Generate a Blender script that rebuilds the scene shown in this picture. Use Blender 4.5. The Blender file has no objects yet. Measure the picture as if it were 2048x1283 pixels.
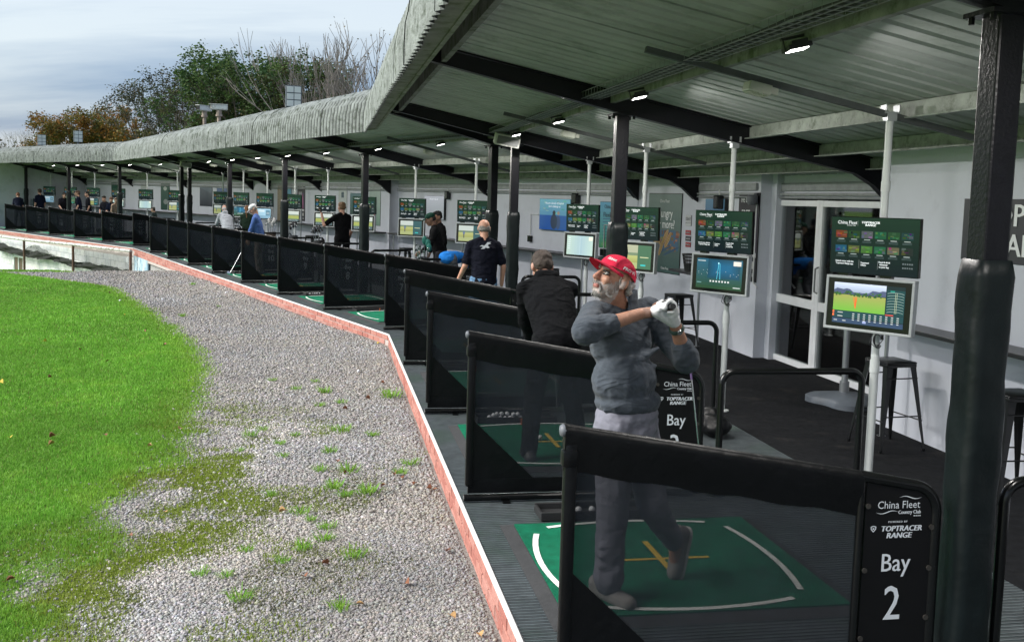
import bpy, bmesh, math, random
import numpy as np
from mathutils import Vector, Matrix, Euler, Quaternion
sc = bpy.context.scene
COL = sc.collection
rnd = random.Random(7)
rng = np.random.default_rng(7)
R = math.radians
pi = math.pi

# ------------------------------------------------------------------ camera
IW, IH = 2048, 1283
CF, CP, CR, CSY, CH = 1992.9, 0.0899, 0.0287, -65.13, 2.05
cF = Vector((0, math.cos(CP), -math.sin(CP)))
cR0 = Vector((1, 0, 0)); cU0 = cR0.cross(cF)
cR = math.cos(CR) * cR0 + math.sin(CR) * cU0
cU = -math.sin(CR) * cR0 + math.cos(CR) * cU0
C0 = Vector((0, 0, CH))
cam = bpy.data.cameras.new('camera'); camo = bpy.data.objects.new('camera', cam); COL.objects.link(camo)
cam.sensor_width = 36; cam.lens = CF / IW * 36; cam.shift_y = CSY / IW
cam.clip_start = 0.05; cam.clip_end = 3000
m = Matrix.Identity(4)
for i in range(3):
    m[i][0] = cR[i]; m[i][1] = cU[i]; m[i][2] = -cF[i]; m[i][3] = C0[i]
camo.matrix_world = m
sc.camera = camo

# ------------------------------------------------------------------ world, sun, exposure
sd = Vector((-.74, -.18, .62)).normalized()   # towards the brighter part of the cloud: left, behind the photographer
SUN_EL, SUN_AZ = math.asin(sd.z), math.atan2(sd.x, sd.y)
w = bpy.data.worlds.new('World'); sc.world = w; w.use_nodes = True
nt = w.node_tree; nt.nodes.clear(); N = nt.nodes.new; L = nt.links.new
sky = N('ShaderNodeTexSky'); sky.sky_type = 'NISHITA'; sky.sun_disc = False
sky.sun_elevation = SUN_EL; sky.sun_rotation = SUN_AZ; sky.air_density = 1.3; sky.dust_density = 1.5; sky.ozone_density = 2.0
tc = N('ShaderNodeTexCoord'); sep = N('ShaderNodeSeparateXYZ'); L(tc.outputs['Generated'], sep.inputs[0])
zc = N('ShaderNodeMath'); zc.operation = 'MAXIMUM'; zc.inputs[1].default_value = 0.0; L(sep.outputs[2], zc.inputs[0])
za = N('ShaderNodeMath'); za.operation = 'ADD'; za.inputs[1].default_value = 0.16; L(zc.outputs[0], za.inputs[0])
dx = N('ShaderNodeMath'); dx.operation = 'DIVIDE'; L(sep.outputs[0], dx.inputs[0]); L(za.outputs[0], dx.inputs[1])
dy = N('ShaderNodeMath'); dy.operation = 'DIVIDE'; L(sep.outputs[1], dy.inputs[0]); L(za.outputs[0], dy.inputs[1])
cmb = N('ShaderNodeCombineXYZ'); L(dx.outputs[0], cmb.inputs[0]); L(dy.outputs[0], cmb.inputs[1])
mp = N('ShaderNodeMapping'); mp.inputs['Scale'].default_value = (0.30, 1.0, 1); mp.inputs['Location'].default_value = (5.0, 3.42, 0)
mp.inputs['Rotation'].default_value = (0, 0, R(12)); L(cmb.outputs[0], mp.inputs[0])
nz = N('ShaderNodeTexNoise'); nz.inputs['Scale'].default_value = 0.75; nz.inputs['Detail'].default_value = 7; nz.inputs['Roughness'].default_value = 0.55
nz.inputs['Distortion'].default_value = 0.35
L(mp.outputs[0], nz.inputs['Vector'])
rp = N('ShaderNodeValToRGB'); rp.color_ramp.elements[0].position = 0.42; rp.color_ramp.elements[1].position = 0.63
rp.color_ramp.elements[0].color = (0, 0, 0, 1); rp.color_ramp.elements[1].color = (1, 1, 1, 1); L(nz.outputs[0], rp.inputs[0])
cr2 = N('ShaderNodeMix'); cr2.data_type = 'RGBA'
cr2.inputs['A'].default_value = (.48, .70, 1.14, 1); cr2.inputs['B'].default_value = (1.60, 1.74, 1.88, 1)
L(rp.outputs[0], cr2.inputs['Factor'])
mx = N('ShaderNodeMix'); mx.data_type = 'RGBA'; mx.inputs['Factor'].default_value = 0.88
L(sky.outputs[0], mx.inputs['A']); L(cr2.outputs['Result'], mx.inputs['B'])
bg = N('ShaderNodeBackground'); bg.inputs['Strength'].default_value = 0.10; L(mx.outputs['Result'], bg.inputs['Color'])
wo = N('ShaderNodeOutputWorld'); L(bg.outputs[0], wo.inputs[0])
sl = bpy.data.lights.new('sun', 'SUN'); sl.energy = 1.5; sl.angle = R(38); sl.color = (1.0, 0.965, 0.90)
so = bpy.data.objects.new('sun', sl); COL.objects.link(so)
so.rotation_euler = sd.to_track_quat('Z', 'Y').to_euler(); so.location = (0, 0, 30)
vs = sc.view_settings; vs.view_transform = 'Standard'; vs.look = 'None'; vs.gamma = 1; vs.exposure = 2.1; vs.use_curve_mapping = False
sc.render.engine = 'CYCLES'
sc.cycles.max_bounces = 8; sc.cycles.transparent_max_bounces = 24
sc.cycles.use_adaptive_sampling = True

# ------------------------------------------------------------------ pixel -> place (directions only; distance comes from the plane touched)
def ray(px): return cF + cR * ((px[0] - IW / 2) / CF) + cU * ((-(px[1] - CSY) + IH / 2) / CF)
def onz(px, z):
    d = ray(px); return C0 + d * ((z - CH) / d.z)
class Seg:
    def __init__(s, o, a):
        s.o = Vector((o[0], o[1], 0)); s.a = a
        s.n = Vector((math.cos(a), math.sin(a), 0)); s.e = Vector((-math.sin(a), math.cos(a), 0))
    def pt(s, v, u, z=0): return s.o + s.n * v + s.e * u + Vector((0, 0, z))
    def loc(s, P): q = P - s.o; return (q.dot(s.n), q.dot(s.e), P.z)
    def mat(s, v, u, z=0, rz=0): return Matrix.Translation(s.pt(v, u, z)) @ Matrix.Rotation(s.a + rz, 4, 'Z')
    def onu(s, px, u):
        d = ray(px); t = (u + s.o.dot(s.e)) / d.dot(s.e); return s.loc(C0 + d * t)
    def onv(s, px, v):
        d = ray(px); t = (v + s.o.dot(s.n)) / d.dot(s.n); return s.loc(C0 + d * t)
    def onz(s, px, z): return s.loc(onz(px, z))
S = [Seg((.2231, 3.886), .1855), Seg((-1.9244, 15.0162), .5253), Seg((-13.4214, 35.1228), .7693)]
BAY = 2.735

# ------------------------------------------------------------------ materials
MATS = {}
def mat(name, col=(.5, .5, .5), rough=.6, metal=0, var=.12, vs=6, bump=0, bs=60, spec=.5, emit=None, es=0, alpha=None, vcol=None, stain=None, sst=1.5, thr=(.5, .62), coat=0, sheen=0, fold=0, bdist=.01):
    if name in MATS: return MATS[name]
    M = bpy.data.materials.new(name); M.use_nodes = True; nt = M.node_tree; b = nt.nodes['Principled BSDF']; N = nt.nodes.new; L = nt.links.new
    b.inputs['Roughness'].default_value = rough; b.inputs['Metallic'].default_value = metal
    b.inputs['Specular IOR Level'].default_value = spec; b.inputs['Coat Weight'].default_value = coat; b.inputs['Sheen Weight'].default_value = sheen
    tc = N('ShaderNodeTexCoord'); geo = N('ShaderNodeNewGeometry')
    src = None
    if vcol:
        at = N('ShaderNodeAttribute'); at.attribute_name = vcol; src = at.outputs['Color']
    else:
        rgb = N('ShaderNodeRGB'); rgb.outputs[0].default_value = (*col, 1); src = rgb.outputs[0]
    if var:
        n = N('ShaderNodeTexNoise'); n.inputs['Scale'].default_value = vs; n.inputs['Detail'].default_value = 6; n.inputs['Roughness'].default_value = .65
        L(geo.outputs['Position'], n.inputs['Vector'])
        mr = N('ShaderNodeMapRange'); mr.inputs['From Min'].default_value = .3; mr.inputs['From Max'].default_value = .7
        mr.inputs['To Min'].default_value = 1 - var; mr.inputs['To Max'].default_value = 1 + var; L(n.outputs[0], mr.inputs[0])
        vm = N('ShaderNodeVectorMath'); vm.operation = 'SCALE'; L(src, vm.inputs[0]); L(mr.outputs[0], vm.inputs['Scale']); src = vm.outputs[0]
    if stain:
        n = N('ShaderNodeTexNoise'); n.inputs['Scale'].default_value = sst; n.inputs['Detail'].default_value = 8; n.inputs['Roughness'].default_value = .7
        L(geo.outputs['Position'], n.inputs['Vector'])
        r_ = N('ShaderNodeValToRGB'); r_.color_ramp.elements[0].position = thr[0]; r_.color_ramp.elements[1].position = thr[1]; L(n.outputs[0], r_.inputs[0])
        mx = N('ShaderNodeMix'); mx.data_type = 'RGBA'; L(r_.outputs[0], mx.inputs['Factor']); L(src, mx.inputs['A']); mx.inputs['B'].default_value = (*stain, 1); src = mx.outputs['Result']
    L(src, b.inputs['Base Color'])
    if bump:
        n = N('ShaderNodeTexNoise'); n.inputs['Scale'].default_value = bs; n.inputs['Detail'].default_value = 4
        L(geo.outputs['Position'], n.inputs['Vector'])
        bp = N('ShaderNodeBump'); bp.inputs['Strength'].default_value = bump; bp.inputs['Distance'].default_value = bdist; L(n.outputs[0], bp.inputs['Height']); L(bp.outputs[0], b.inputs['Normal'])
    if fold:
        n2 = N('ShaderNodeTexNoise'); n2.inputs['Scale'].default_value = 5.5; n2.inputs['Detail'].default_value = 2; n2.inputs['Distortion'].default_value = 1.2
        mp = N('ShaderNodeMapping'); mp.inputs['Scale'].default_value = (1, 1, 1.9); mp.inputs['Rotation'].default_value = (.5, .35, .3); L(tc.outputs['Object'], mp.inputs[0]); L(mp.outputs[0], n2.inputs['Vector'])
        b2 = N('ShaderNodeBump'); b2.inputs['Strength'].default_value = fold; b2.inputs['Distance'].default_value = .07; L(n2.outputs[0], b2.inputs['Height'])
        if bump: L(b2.outputs[0], bp.inputs['Normal'])
        else: L(b2.outputs[0], b.inputs['Normal'])
    if emit is not None:
        if emit == 'src': L(src, b.inputs['Emission Color'])
        else: b.inputs['Emission Color'].default_value = (*emit, 1)
        b.inputs['Emission Strength'].default_value = es
    if alpha is not None:
        out = nt.nodes['Material Output']; tr = N('ShaderNodeBsdfTransparent'); ms = N('ShaderNodeMixShader'); ms.inputs[0].default_value = alpha
        L(tr.outputs[0], ms.inputs[1]); L(b.outputs[0], ms.inputs[2]); L(ms.outputs[0], out.inputs[0])
    MATS[name] = M; return M

# ------------------------------------------------------------------ mesh builder
class MB:
    def __init__(s): s.v = []; s.f = []; s.c = []; s.mi = []; s.cur = 0; s.col = None
    def add(s, vs, fs, M=None):
        o = len(s.v)
        s.v += [tuple(M @ Vector(p)) for p in vs] if M is not None else [tuple(p) for p in vs]
        for f in fs: s.f.append([i + o for i in f]); s.mi.append(s.cur); s.c.append(s.col)
        return s
    def box(s, c, d, M=None, bev=0):
        x, y, z = c; a, b, e = d[0] / 2, d[1] / 2, d[2] / 2
        if bev:
            t = min(bev, a * .9, b * .9, e * .9); vs = []; 
            bm = bmesh.new(); bmesh.ops.create_cube(bm, size=1)
            for q in bm.verts: q.co = Vector((x + q.co.x * 2 * a, y + q.co.y * 2 * b, z + q.co.z * 2 * e))
            bmesh.ops.bevel(bm, geom=bm.edges[:], offset=t, segments=2, profile=.5, affect='EDGES')
            bm.verts.index_update(); r = s.add([q.co[:] for q in bm.verts], [[q.index for q in f.verts] for f in bm.faces], M); bm.free(); return r
        vs = [(x + i * a, y + j * b, z + k * e) for i in (-1, 1) for j in (-1, 1) for k in (-1, 1)]
        return s.add(vs, [(0, 1, 3, 2), (4, 6, 7, 5), (0, 4, 5, 1), (2, 3, 7, 6), (0, 2, 6, 4), (1, 5, 7, 3)], M)
    def prism(s, poly, ax, lo, hi, M=None):
        n = len(poly); vs = []
        for t in (lo, hi):
            for p in poly:
                q = [p[0], p[1]]; q.insert(ax, t); vs.append(tuple(q))
        fs = [list(range(n)), list(range(2 * n - 1, n - 1, -1))] + [(i, i + n, (i + 1) % n + n, (i + 1) % n) for i in range(n)]
        return s.add(vs, fs, M)
    def tube(s, pts, r, n=10, M=None, cap=True):
        pts = [Vector(p) for p in pts]; k = len(pts); rs = r if isinstance(r, (list, tuple)) else [r] * k
        vs = []; fs = []; up = None
        for i, p in enumerate(pts):
            t = (pts[min(i + 1, k - 1)] - pts[max(i - 1, 0)])
            t = t.normalized() if t.length > 1e-9 else Vector((0, 0, 1))
            if up is None: up = Vector((0, 0, 1)) if abs(t.z) < .9 else Vector((1, 0, 0))
            a = t.cross(up).normalized(); b = a.cross(t).normalized(); up = b
            for j in range(n):
                th = 2 * pi * j / n; vs.append(p + (a * math.cos(th) + b * math.sin(th)) * rs[i])
        for i in range(k - 1):
            for j in range(n): fs.append((i * n + j, i * n + (j + 1) % n, (i + 1) * n + (j + 1) % n, (i + 1) * n + j))
        if cap: fs.append(tuple(range(n - 1, -1, -1))); fs.append(tuple(range((k - 1) * n, k * n)))
        return s.add(vs, fs, M)
    def lathe(s, prof, n=16, c=(0, 0, 0), M=None):
        vs = []; fs = []; k = len(prof)
        for r_, z in prof:
            for j in range(n):
                th = 2 * pi * j / n; vs.append((c[0] + r_ * math.cos(th), c[1] + r_ * math.sin(th), c[2] + z))
        for i in range(k - 1):
            for j in range(n): fs.append((i * n + j, i * n + (j + 1) % n, (i + 1) * n + (j + 1) % n, (i + 1) * n + j))
        return s.add(vs, fs, M)
    def ell(s, c, r, rot=None, n=12, k=8, M=None):
        vs = []; fs = []; c = Vector(c)
        for i in range(k + 1):
            ph = -pi / 2 + pi * i / k
            for j in range(n):
                th = 2 * pi * j / n; p = Vector((r[0] * math.cos(ph) * math.cos(th), r[1] * math.cos(ph) * math.sin(th), r[2] * math.sin(ph)))
                vs.append(c + (rot @ p if rot is not None else p))
        for i in range(k):
            for j in range(n): fs.append((i * n + j, i * n + (j + 1) % n, (i + 1) * n + (j + 1) % n, (i + 1) * n + j))
        return s.add(vs, fs, M)
    def cap(s, a, b, ra, rb, n=12, flat=None):
        """tapered capsule from a to b; flat=(axis vector, factor) squashes the section along that axis"""
        a = Vector(a); b = Vector(b); t = b - a; ln = t.length
        t = t.normalized() if ln > 1e-6 else Vector((0, 0, 1))
        u = Vector((0, 0, 1)) if abs(t.z) < .9 else Vector((1, 0, 0))
        x = t.cross(u).normalized(); y = x.cross(t).normalized(); vs = []; rings = []
        for i in range(5): ph = -pi / 2 + pi / 2 * i / 4; rings.append((a + t * ra * math.sin(ph), ra * max(math.cos(ph), .02)))
        for i in range(5): ph = pi / 2 * i / 4; rings.append((b + t * rb * math.sin(ph), rb * max(math.cos(ph), .02)))
        for c, r_ in rings:
            for j in range(n):
                th = 2 * pi * j / n; o = (x * math.cos(th) + y * math.sin(th)) * r_
                if flat: ax = Vector(flat[0]).normalized(); o = o - ax * o.dot(ax) * (1 - flat[1])
                vs.append(c + o)
        k = len(rings); fs = [(i * n + j, i * n + (j + 1) % n, (i + 1) * n + (j + 1) % n, (i + 1) * n + j) for i in range(k - 1) for j in range(n)]
        fs.append(tuple(range(n - 1, -1, -1))); fs.append(tuple(range((k - 1) * n, k * n)))
        return s.add(vs, fs)
    def quad(s, a, b, c, d, M=None): return s.add([a, b, c, d], [(0, 1, 2, 3)], M)
    def mesh(s, name, mats, smooth=False):
        me = bpy.data.meshes.new(name); me.from_pydata(s.v, [], s.f)
        for m_ in (mats if isinstance(mats, (list, tuple)) else [mats]): me.materials.append(m_)
        if any(s.mi): me.polygons.foreach_set('material_index', s.mi)
        if any(c is not None for c in s.c):
            ca = me.color_attributes.new('Col', 'FLOAT_COLOR', 'CORNER'); buf = []
            for f, c in zip(s.f, s.c): buf += [*(c or (.5, .5, .5)), 1] * len(f)
            ca.data.foreach_set('color', buf)
        if smooth:
            me.polygons.foreach_set('use_smooth', [True] * len(me.polygons))
            if smooth != 'all': me.set_sharp_from_angle(angle=R(smooth if smooth > 1 else 35))
        me.update(); return me
    def build(s, name, mats, parent=None, smooth=False, M=None): return inst(name, s.mesh(name, mats, smooth), parent, M)
def inst(name, me, parent=None, M=None):
    o = bpy.data.objects.new(name, me); COL.objects.link(o)
    if parent is not None: o.parent = parent
    if M is not None: o.matrix_basis = M
    return o
def tag(o, label, cat, group=None):
    o['label'] = label; o['category'] = cat
    if group: o['group'] = group
    return o
def thing(name, label, cat, M=None, group=None):
    o = bpy.data.objects.new(name, None); COL.objects.link(o); o.empty_display_size = .1
    if M is not None: o.matrix_basis = M
    return tag(o, label, cat, group)
def copy_tree(o, parent=None):
    c = o.copy(); COL.objects.link(c)
    if parent is not None: c.parent = parent
    for ch in list(o.children): copy_tree(ch, c)
    return c
def struct(o): o['kind'] = 'structure'; return o
def stuff(o): o['kind'] = 'stuff'; return o
def arc(c, r, a0, a1, n=8): return [(c[0] + r * math.cos(a0 + (a1 - a0) * i / n), c[1] + r * math.sin(a0 + (a1 - a0) * i / n)) for i in range(n + 1)]

_tx = {}
def text_geo(body, size, shear=0, space=1.0):
    k = (body, size, shear, space)
    if k in _tx: return _tx[k]
    cu = bpy.data.curves.new('t', 'FONT'); cu.body = body; cu.size = size; cu.shear = shear; cu.space_character = space
    cu.resolution_u = 2; cu.align_x = 'CENTER'; cu.align_y = 'CENTER'
    o = bpy.data.objects.new('t', cu); COL.objects.link(o)
    dg = bpy.context.evaluated_depsgraph_get(); me = bpy.data.meshes.new_from_object(o.evaluated_get(dg))
    r_ = ([v.co[:] for v in me.vertices], [list(p.vertices) for p in me.polygons])
    bpy.data.objects.remove(o); bpy.data.curves.remove(cu); bpy.data.meshes.remove(me)
    _tx[k] = r_; return r_
def add_text(mb, body, size, x, y, M=None, sx=1, bold=0, shear=0, space=1.0):
    """flat text in the local XZ plane, facing -Y, centred on (x, y)"""
    vs, fs = text_geo(body, size, shear, space)
    for dxx in ([0] if not bold else [-bold, bold]):
        mb.add([(x + p[0] * sx + dxx, -(dxx > 0) * 2e-4, y + p[1]) for p in vs], fs, M)

PEND = []
def remesh(mb, name, m_, parent, voxel, it=4, disp=None, M=None):
    """weld overlapping shapes into ONE continuous skin"""
    o = mb.build(name, m_, parent, M=M)
    r_ = o.modifiers.new('r', 'REMESH'); r_.mode = 'VOXEL'; r_.voxel_size = voxel; r_.use_smooth_shade = True
    if it: q = o.modifiers.new('s', 'SMOOTH'); q.factor = .5; q.iterations = it
    for (ttype, size, strength) in (disp or []):
        tx = bpy.data.textures.new('wr', ttype); tx.noise_scale = size
        if ttype == 'CLOUDS': tx.noise_depth = 2
        d = o.modifiers.new('d', 'DISPLACE'); d.texture = tx; d.strength = strength; d.mid_level = .5; d.texture_coords = 'LOCAL'
    PEND.append(o); return o
def flush():
    bpy.context.view_layer.update(); dg = bpy.context.evaluated_depsgraph_get()
    new = []
    for o in PEND:
        me = bpy.data.meshes.new_from_object(o.evaluated_get(dg)); me.name = o.name; new.append(me)
    for o, me in zip(PEND, new):
        me.polygons.foreach_set('use_smooth', [True] * len(me.polygons))
        o.modifiers.clear(); o.data = me
    PEND.clear()
# ================================================================== GROUND
GZ = -.18
GB = [onz(p, GZ) for p in [(0, 545), (150, 545), (230, 575), (300, 620), (350, 660), (400, 700), (412, 735), (405, 790), (390, 830), (300, 960), (200, 1060), (100, 1150), (0, 1260)]]
GBx = np.array([p.x for p in GB][::-1] + [-14.5]); GBy = np.array([p.y for p in GB][::-1] + [28])
o_ = np.argsort(GBy); GBx = GBx[o_]; GBy = GBy[o_]
K1 = onz((775.5, 669), 0); K2 = onz((267, 496.5), 0)              # kerb corners
K0 = S[0].pt(-.045, -9); K3 = S[2].pt(-.4, 17.4)
KY = np.array([K0.y, K1.y, K2.y, K3.y]); KX = np.array([K0.x, K1.x, K2.x, K3.x])
def vnoise(x, y, sc_, seed=0):
    x = np.asarray(x) * sc_ + seed * 17.3; y = np.asarray(y) * sc_ + seed * 9.1
    xi = np.floor(x).astype(int); yi = np.floor(y).astype(int); fx = x - xi; fy = y - yi
    fx = fx * fx * (3 - 2 * fx); fy = fy * fy * (3 - 2 * fy)
    h = lambda a, b: (np.sin(a * 127.1 + b * 311.7 + seed * 74.7) * 43758.5453) % 1
    return (h(xi, yi) * (1 - fx) + h(xi + 1, yi) * fx) * (1 - fy) + (h(xi, yi + 1) * (1 - fx) + h(xi + 1, yi + 1) * fx) * fy
def fbm(x, y, s_, seed=0, o=4): return sum(vnoise(x, y, s_ * 2 ** i, seed + i) * .5 ** i for i in range(o)) / sum(.5 ** i for i in range(o))
def grass_d(x, y):
    """signed distance-like: >0 on the lawn (left of the ragged edge), <0 on the gravel"""
    near = np.clip((9.5 - y) / 3, 0, 1)
    return np.interp(y, GBy, GBx) - x + (fbm(x, y, 1.6, 3) - .5) * (.35 + 1.0 * near)
def crest(x): return np.interp(x, [-40, -13, -11, -9.2, -4, 0, 20], [25.0, 25.3, 26.0, 27.2, 29, 30, 30])
def gz(x, y):
    c = crest(x); t = np.clip((y - c) / 5, 0, 1)
    return GZ + (fbm(x, y, .5, 5) - .5) * .06 - 2.6 * t * t * (3 - 2 * t) * (np.asarray(x) < 8) + .02 * np.clip(grass_d(x, y) * 2, 0, 1)
def moss_f(x, y, d):
    near = np.clip((11.5 - y) / 3, 0, 1)
    patch = np.clip((fbm(x * 1.0, y * .8, 1.9, 11, 5) - .53) * 7, 0, 1) * np.clip(1.15 - np.abs(d + .8) / 1.4, 0, 1) * .85
    fringe = np.clip((fbm(x, y, 3.1, 61, 4) - .40) * 6, 0, 1) * np.clip(1.15 - np.abs(d + .25) / .62, 0, 1)
    return np.clip(patch + fringe, 0, 1) * near
xs = np.unique(np.concatenate([np.linspace(-900, -60, 9), np.linspace(-60, -16, 12), np.linspace(-16, 2.5, 150), np.linspace(2.5, 60, 10), np.linspace(60, 900, 8)]))
ys = np.unique(np.concatenate([np.linspace(-300, -5, 6), np.linspace(-5, 3, 8), np.linspace(3, 34, 240), np.linspace(34, 90, 10), np.linspace(90, 1500, 8)]))
X, Y = np.meshgrid(xs, ys); Z = gz(X, Y)
# under and behind the bays the ground stays below the platform
nx, ny = len(xs), len(ys)
V = np.stack([X, Y, Z], -1).reshape(-1, 3)
idx = np.arange(nx * ny).reshape(ny, nx)
F = np.stack([idx[:-1, :-1], idx[:-1, 1:], idx[1:, 1:], idx[1:, :-1]], -1).reshape(-1, 4)
def np_mesh(name, V, F, mats, col=None, smooth=False):
    me = bpy.data.meshes.new(name); n = len(F); k = F.shape[1]
    me.vertices.add(len(V)); me.vertices.foreach_set('co', V.astype(np.float32).ravel())
    me.loops.add(n * k); me.loops.foreach_set('vertex_index', F.astype(np.int32).ravel())
    me.polygons.add(n); me.polygons.foreach_set('loop_start', np.arange(0, n * k, k, dtype=np.int32))
    me.materials.append(mats)
    if col is not None:
        ca = me.color_attributes.new('Col', 'FLOAT_COLOR', 'POINT'); c4 = np.ones((len(V), 4), np.float32); c4[:, :3] = col; ca.data.foreach_set('color', c4.ravel())
    me.update(calc_edges=True)
    if smooth: me.polygons.foreach_set('use_smooth', [True] * n)
    return me
D = grass_d(V[:, 0], V[:, 1]).ravel()
moss = moss_f(V[:, 0], V[:, 1], D)
gr = np.clip(D * 5 + .5, 0, 1)[:, None]
gravel_c = np.array([.26, .245, .225]); soil_c = np.array([.13, .25, .04]); moss_c = np.array([.13, .16, .03])
C = gravel_c * (1 - moss[:, None]) + moss_c * moss[:, None]; C = C * (1 - gr) + soil_c * gr
gm = mat('ground_mat', vcol='Col', rough=.95, var=.45, vs=45, bump=.9, bs=70, spec=.2, bdist=.02)
g = inst('ground', np_mesh('ground', V, F, gm, C, True)); struct(g)

# gravel stones (stuff): jittered blocks on the path
def scatter(n, y0, y1, x0=-15, x1=2):
    y = y0 + (y1 - y0) * rng.random(n); lim = 512 / 1.0
    xl = (-1024 - 300) / CF * y * 1.02 - .3; xk = np.interp(y, KY, KX)
    x = xl + (xk - .03 - xl) * rng.random(n)
    return x, y, (xk - xl)
cubes = np.array([(i, j, k) for i in (-1, 1) for j in (-1, 1) for k in (-1, 1)], float)
cf = np.array([(0, 1, 3, 2), (4, 6, 7, 5), (0, 4, 5, 1), (2, 3, 7, 6), (0, 2, 6, 4), (1, 5, 7, 3)])
VV, FF, CC = [], [], []; off = 0
for (y0, y1, n, s0) in [(2.6, 4.3, 45000, .0047), (4.3, 6.5, 95000, .0047), (6.5, 9.5, 90000, .0060), (9.5, 14, 70000, .0072), (14, 20, 50000, .0085), (20, 29, 34000, .0105)]:
    x, y, wd = scatter(n, y0, y1)
    keep = rng.random(n) < wd / wd.max(); x, y = x[keep], y[keep]
    d = grass_d(x, y); ms = moss_f(x, y, d)
    keep = (d < rng.normal(-.05, .12, len(x)) * (1 + (y < 9))) & (rng.random(len(x)) > ms * .85) & (y < crest(x) + 1.0); x, y = x[keep], y[keep]; d = d[keep]; n = len(x)
    sz = s0 * np.minimum(np.exp(rng.normal(0, .42, n)), 2.1)
    J = cubes[None] * (1 + rng.normal(0, .28, (n, 8, 3))); J[:, :, 2] *= .62; J *= sz[:, None, None]
    top = rng.random((n, 1)); J[:, 1::2, :2] *= (.45 + .5 * top)[:, :, None]
    th = rng.random(n) * 2 * pi; c, s_ = np.cos(th), np.sin(th)
    P = np.empty_like(J); P[:, :, 0] = J[:, :, 0] * c[:, None] - J[:, :, 1] * s_[:, None]; P[:, :, 1] = J[:, :, 0] * s_[:, None] + J[:, :, 1] * c[:, None]; P[:, :, 2] = J[:, :, 2]
    tl = rng.normal(0, .3, (n, 1)); P[:, :, 2] += P[:, :, 0] * tl
    P[:, :, 0] += x[:, None]; P[:, :, 1] += y[:, None]; P[:, :, 2] += (gz(x, y) + sz * .25)[:, None]
    base = np.exp(rng.normal(math.log(.27), .19, n)); pale = np.clip(.8 - np.abs(d + .8), 0, 1) * (y < 9.5); base *= 1 + pale * .45; base *= .80 + .42 * fbm(x, y, .7, 71) * (1 + .0 * y); base = np.clip(base, .05, .75)
    wm = (fbm(x, y, .9, 77) - .5) * .22; tint = np.stack([1 + wm + rng.normal(.055, .05, n), np.ones(n) + wm * .5, 1 - wm * .3 + rng.normal(-.045, .06, n)], -1)
    VV.append(P.reshape(-1, 3)); FF.append((cf[None] + (np.arange(n) * 8 + off)[:, None, None]).reshape(-1, 4)); off += n * 8
    CC.append(np.repeat(base[:, None] * tint, 8, 0))
gs = mat('gravel_mat', vcol='Col', rough=.85, var=.2, vs=90, spec=.3)
stuff(inst('gravel', np_mesh('gravel', np.concatenate(VV), np.concatenate(FF), gs, np.concatenate(CC))))

# grass blades (stuff)
def blades(name, x, y, h, wd, lean, col, m_, zoff=0):
    n = len(x); th = rng.random(n) * 2 * pi; ln = rng.random(n) * lean; a2 = rng.random(n) * 2 * pi; z = gz(x, y) + zoff
    wx, wy = np.cos(th) * wd / 2, np.sin(th) * wd / 2; lx, ly = np.cos(a2) * ln * h, np.sin(a2) * ln * h; hz = h * np.sqrt(np.clip(1 - (ln * .8) ** 2, .1, 1))
    P = np.empty((n, 5, 3))
    P[:, 0] = np.stack([x - wx, y - wy, z - .004], -1); P[:, 1] = np.stack([x + wx, y + wy, z - .004], -1)
    P[:, 2] = np.stack([x + wx * .8 + lx * .35, y + wy * .8 + ly * .35, z + hz * .6], -1); P[:, 3] = np.stack([x - wx * .8 + lx * .35, y - wy * .8 + ly * .35, z + hz * .6], -1)
    P[:, 4] = np.stack([x + lx, y + ly, z + hz], -1)
    F = np.concatenate([np.array([[0, 1, 2], [0, 2, 3], [3, 2, 4]])[None] + (np.arange(n) * 5)[:, None, None]]).reshape(-1, 3)
    return stuff(inst(name, np_mesh(name, P.reshape(-1, 3), F, m_, np.repeat(col, 5, 0))))
gmat = mat('grass_mat', vcol='Col', rough=.6, var=0, spec=.25)
tn = gmat.node_tree; pb = tn.nodes['Principled BSDF']; tb = tn.nodes.new('ShaderNodeBsdfTranslucent'); ms_ = tn.nodes.new('ShaderNodeMixShader'); ms_.inputs[0].default_value = .35
tn.links.new(pb.inputs['Base Color'].links[0].from_socket, tb.inputs[0]); tn.links.new(pb.outputs[0], ms_.inputs[1]); tn.links.new(tb.outputs[0], ms_.inputs[2]); tn.links.new(ms_.outputs[0], tn.nodes['Material Output'].inputs[0])
bx, by, bh, bw, bc = [], [], [], [], []
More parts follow.
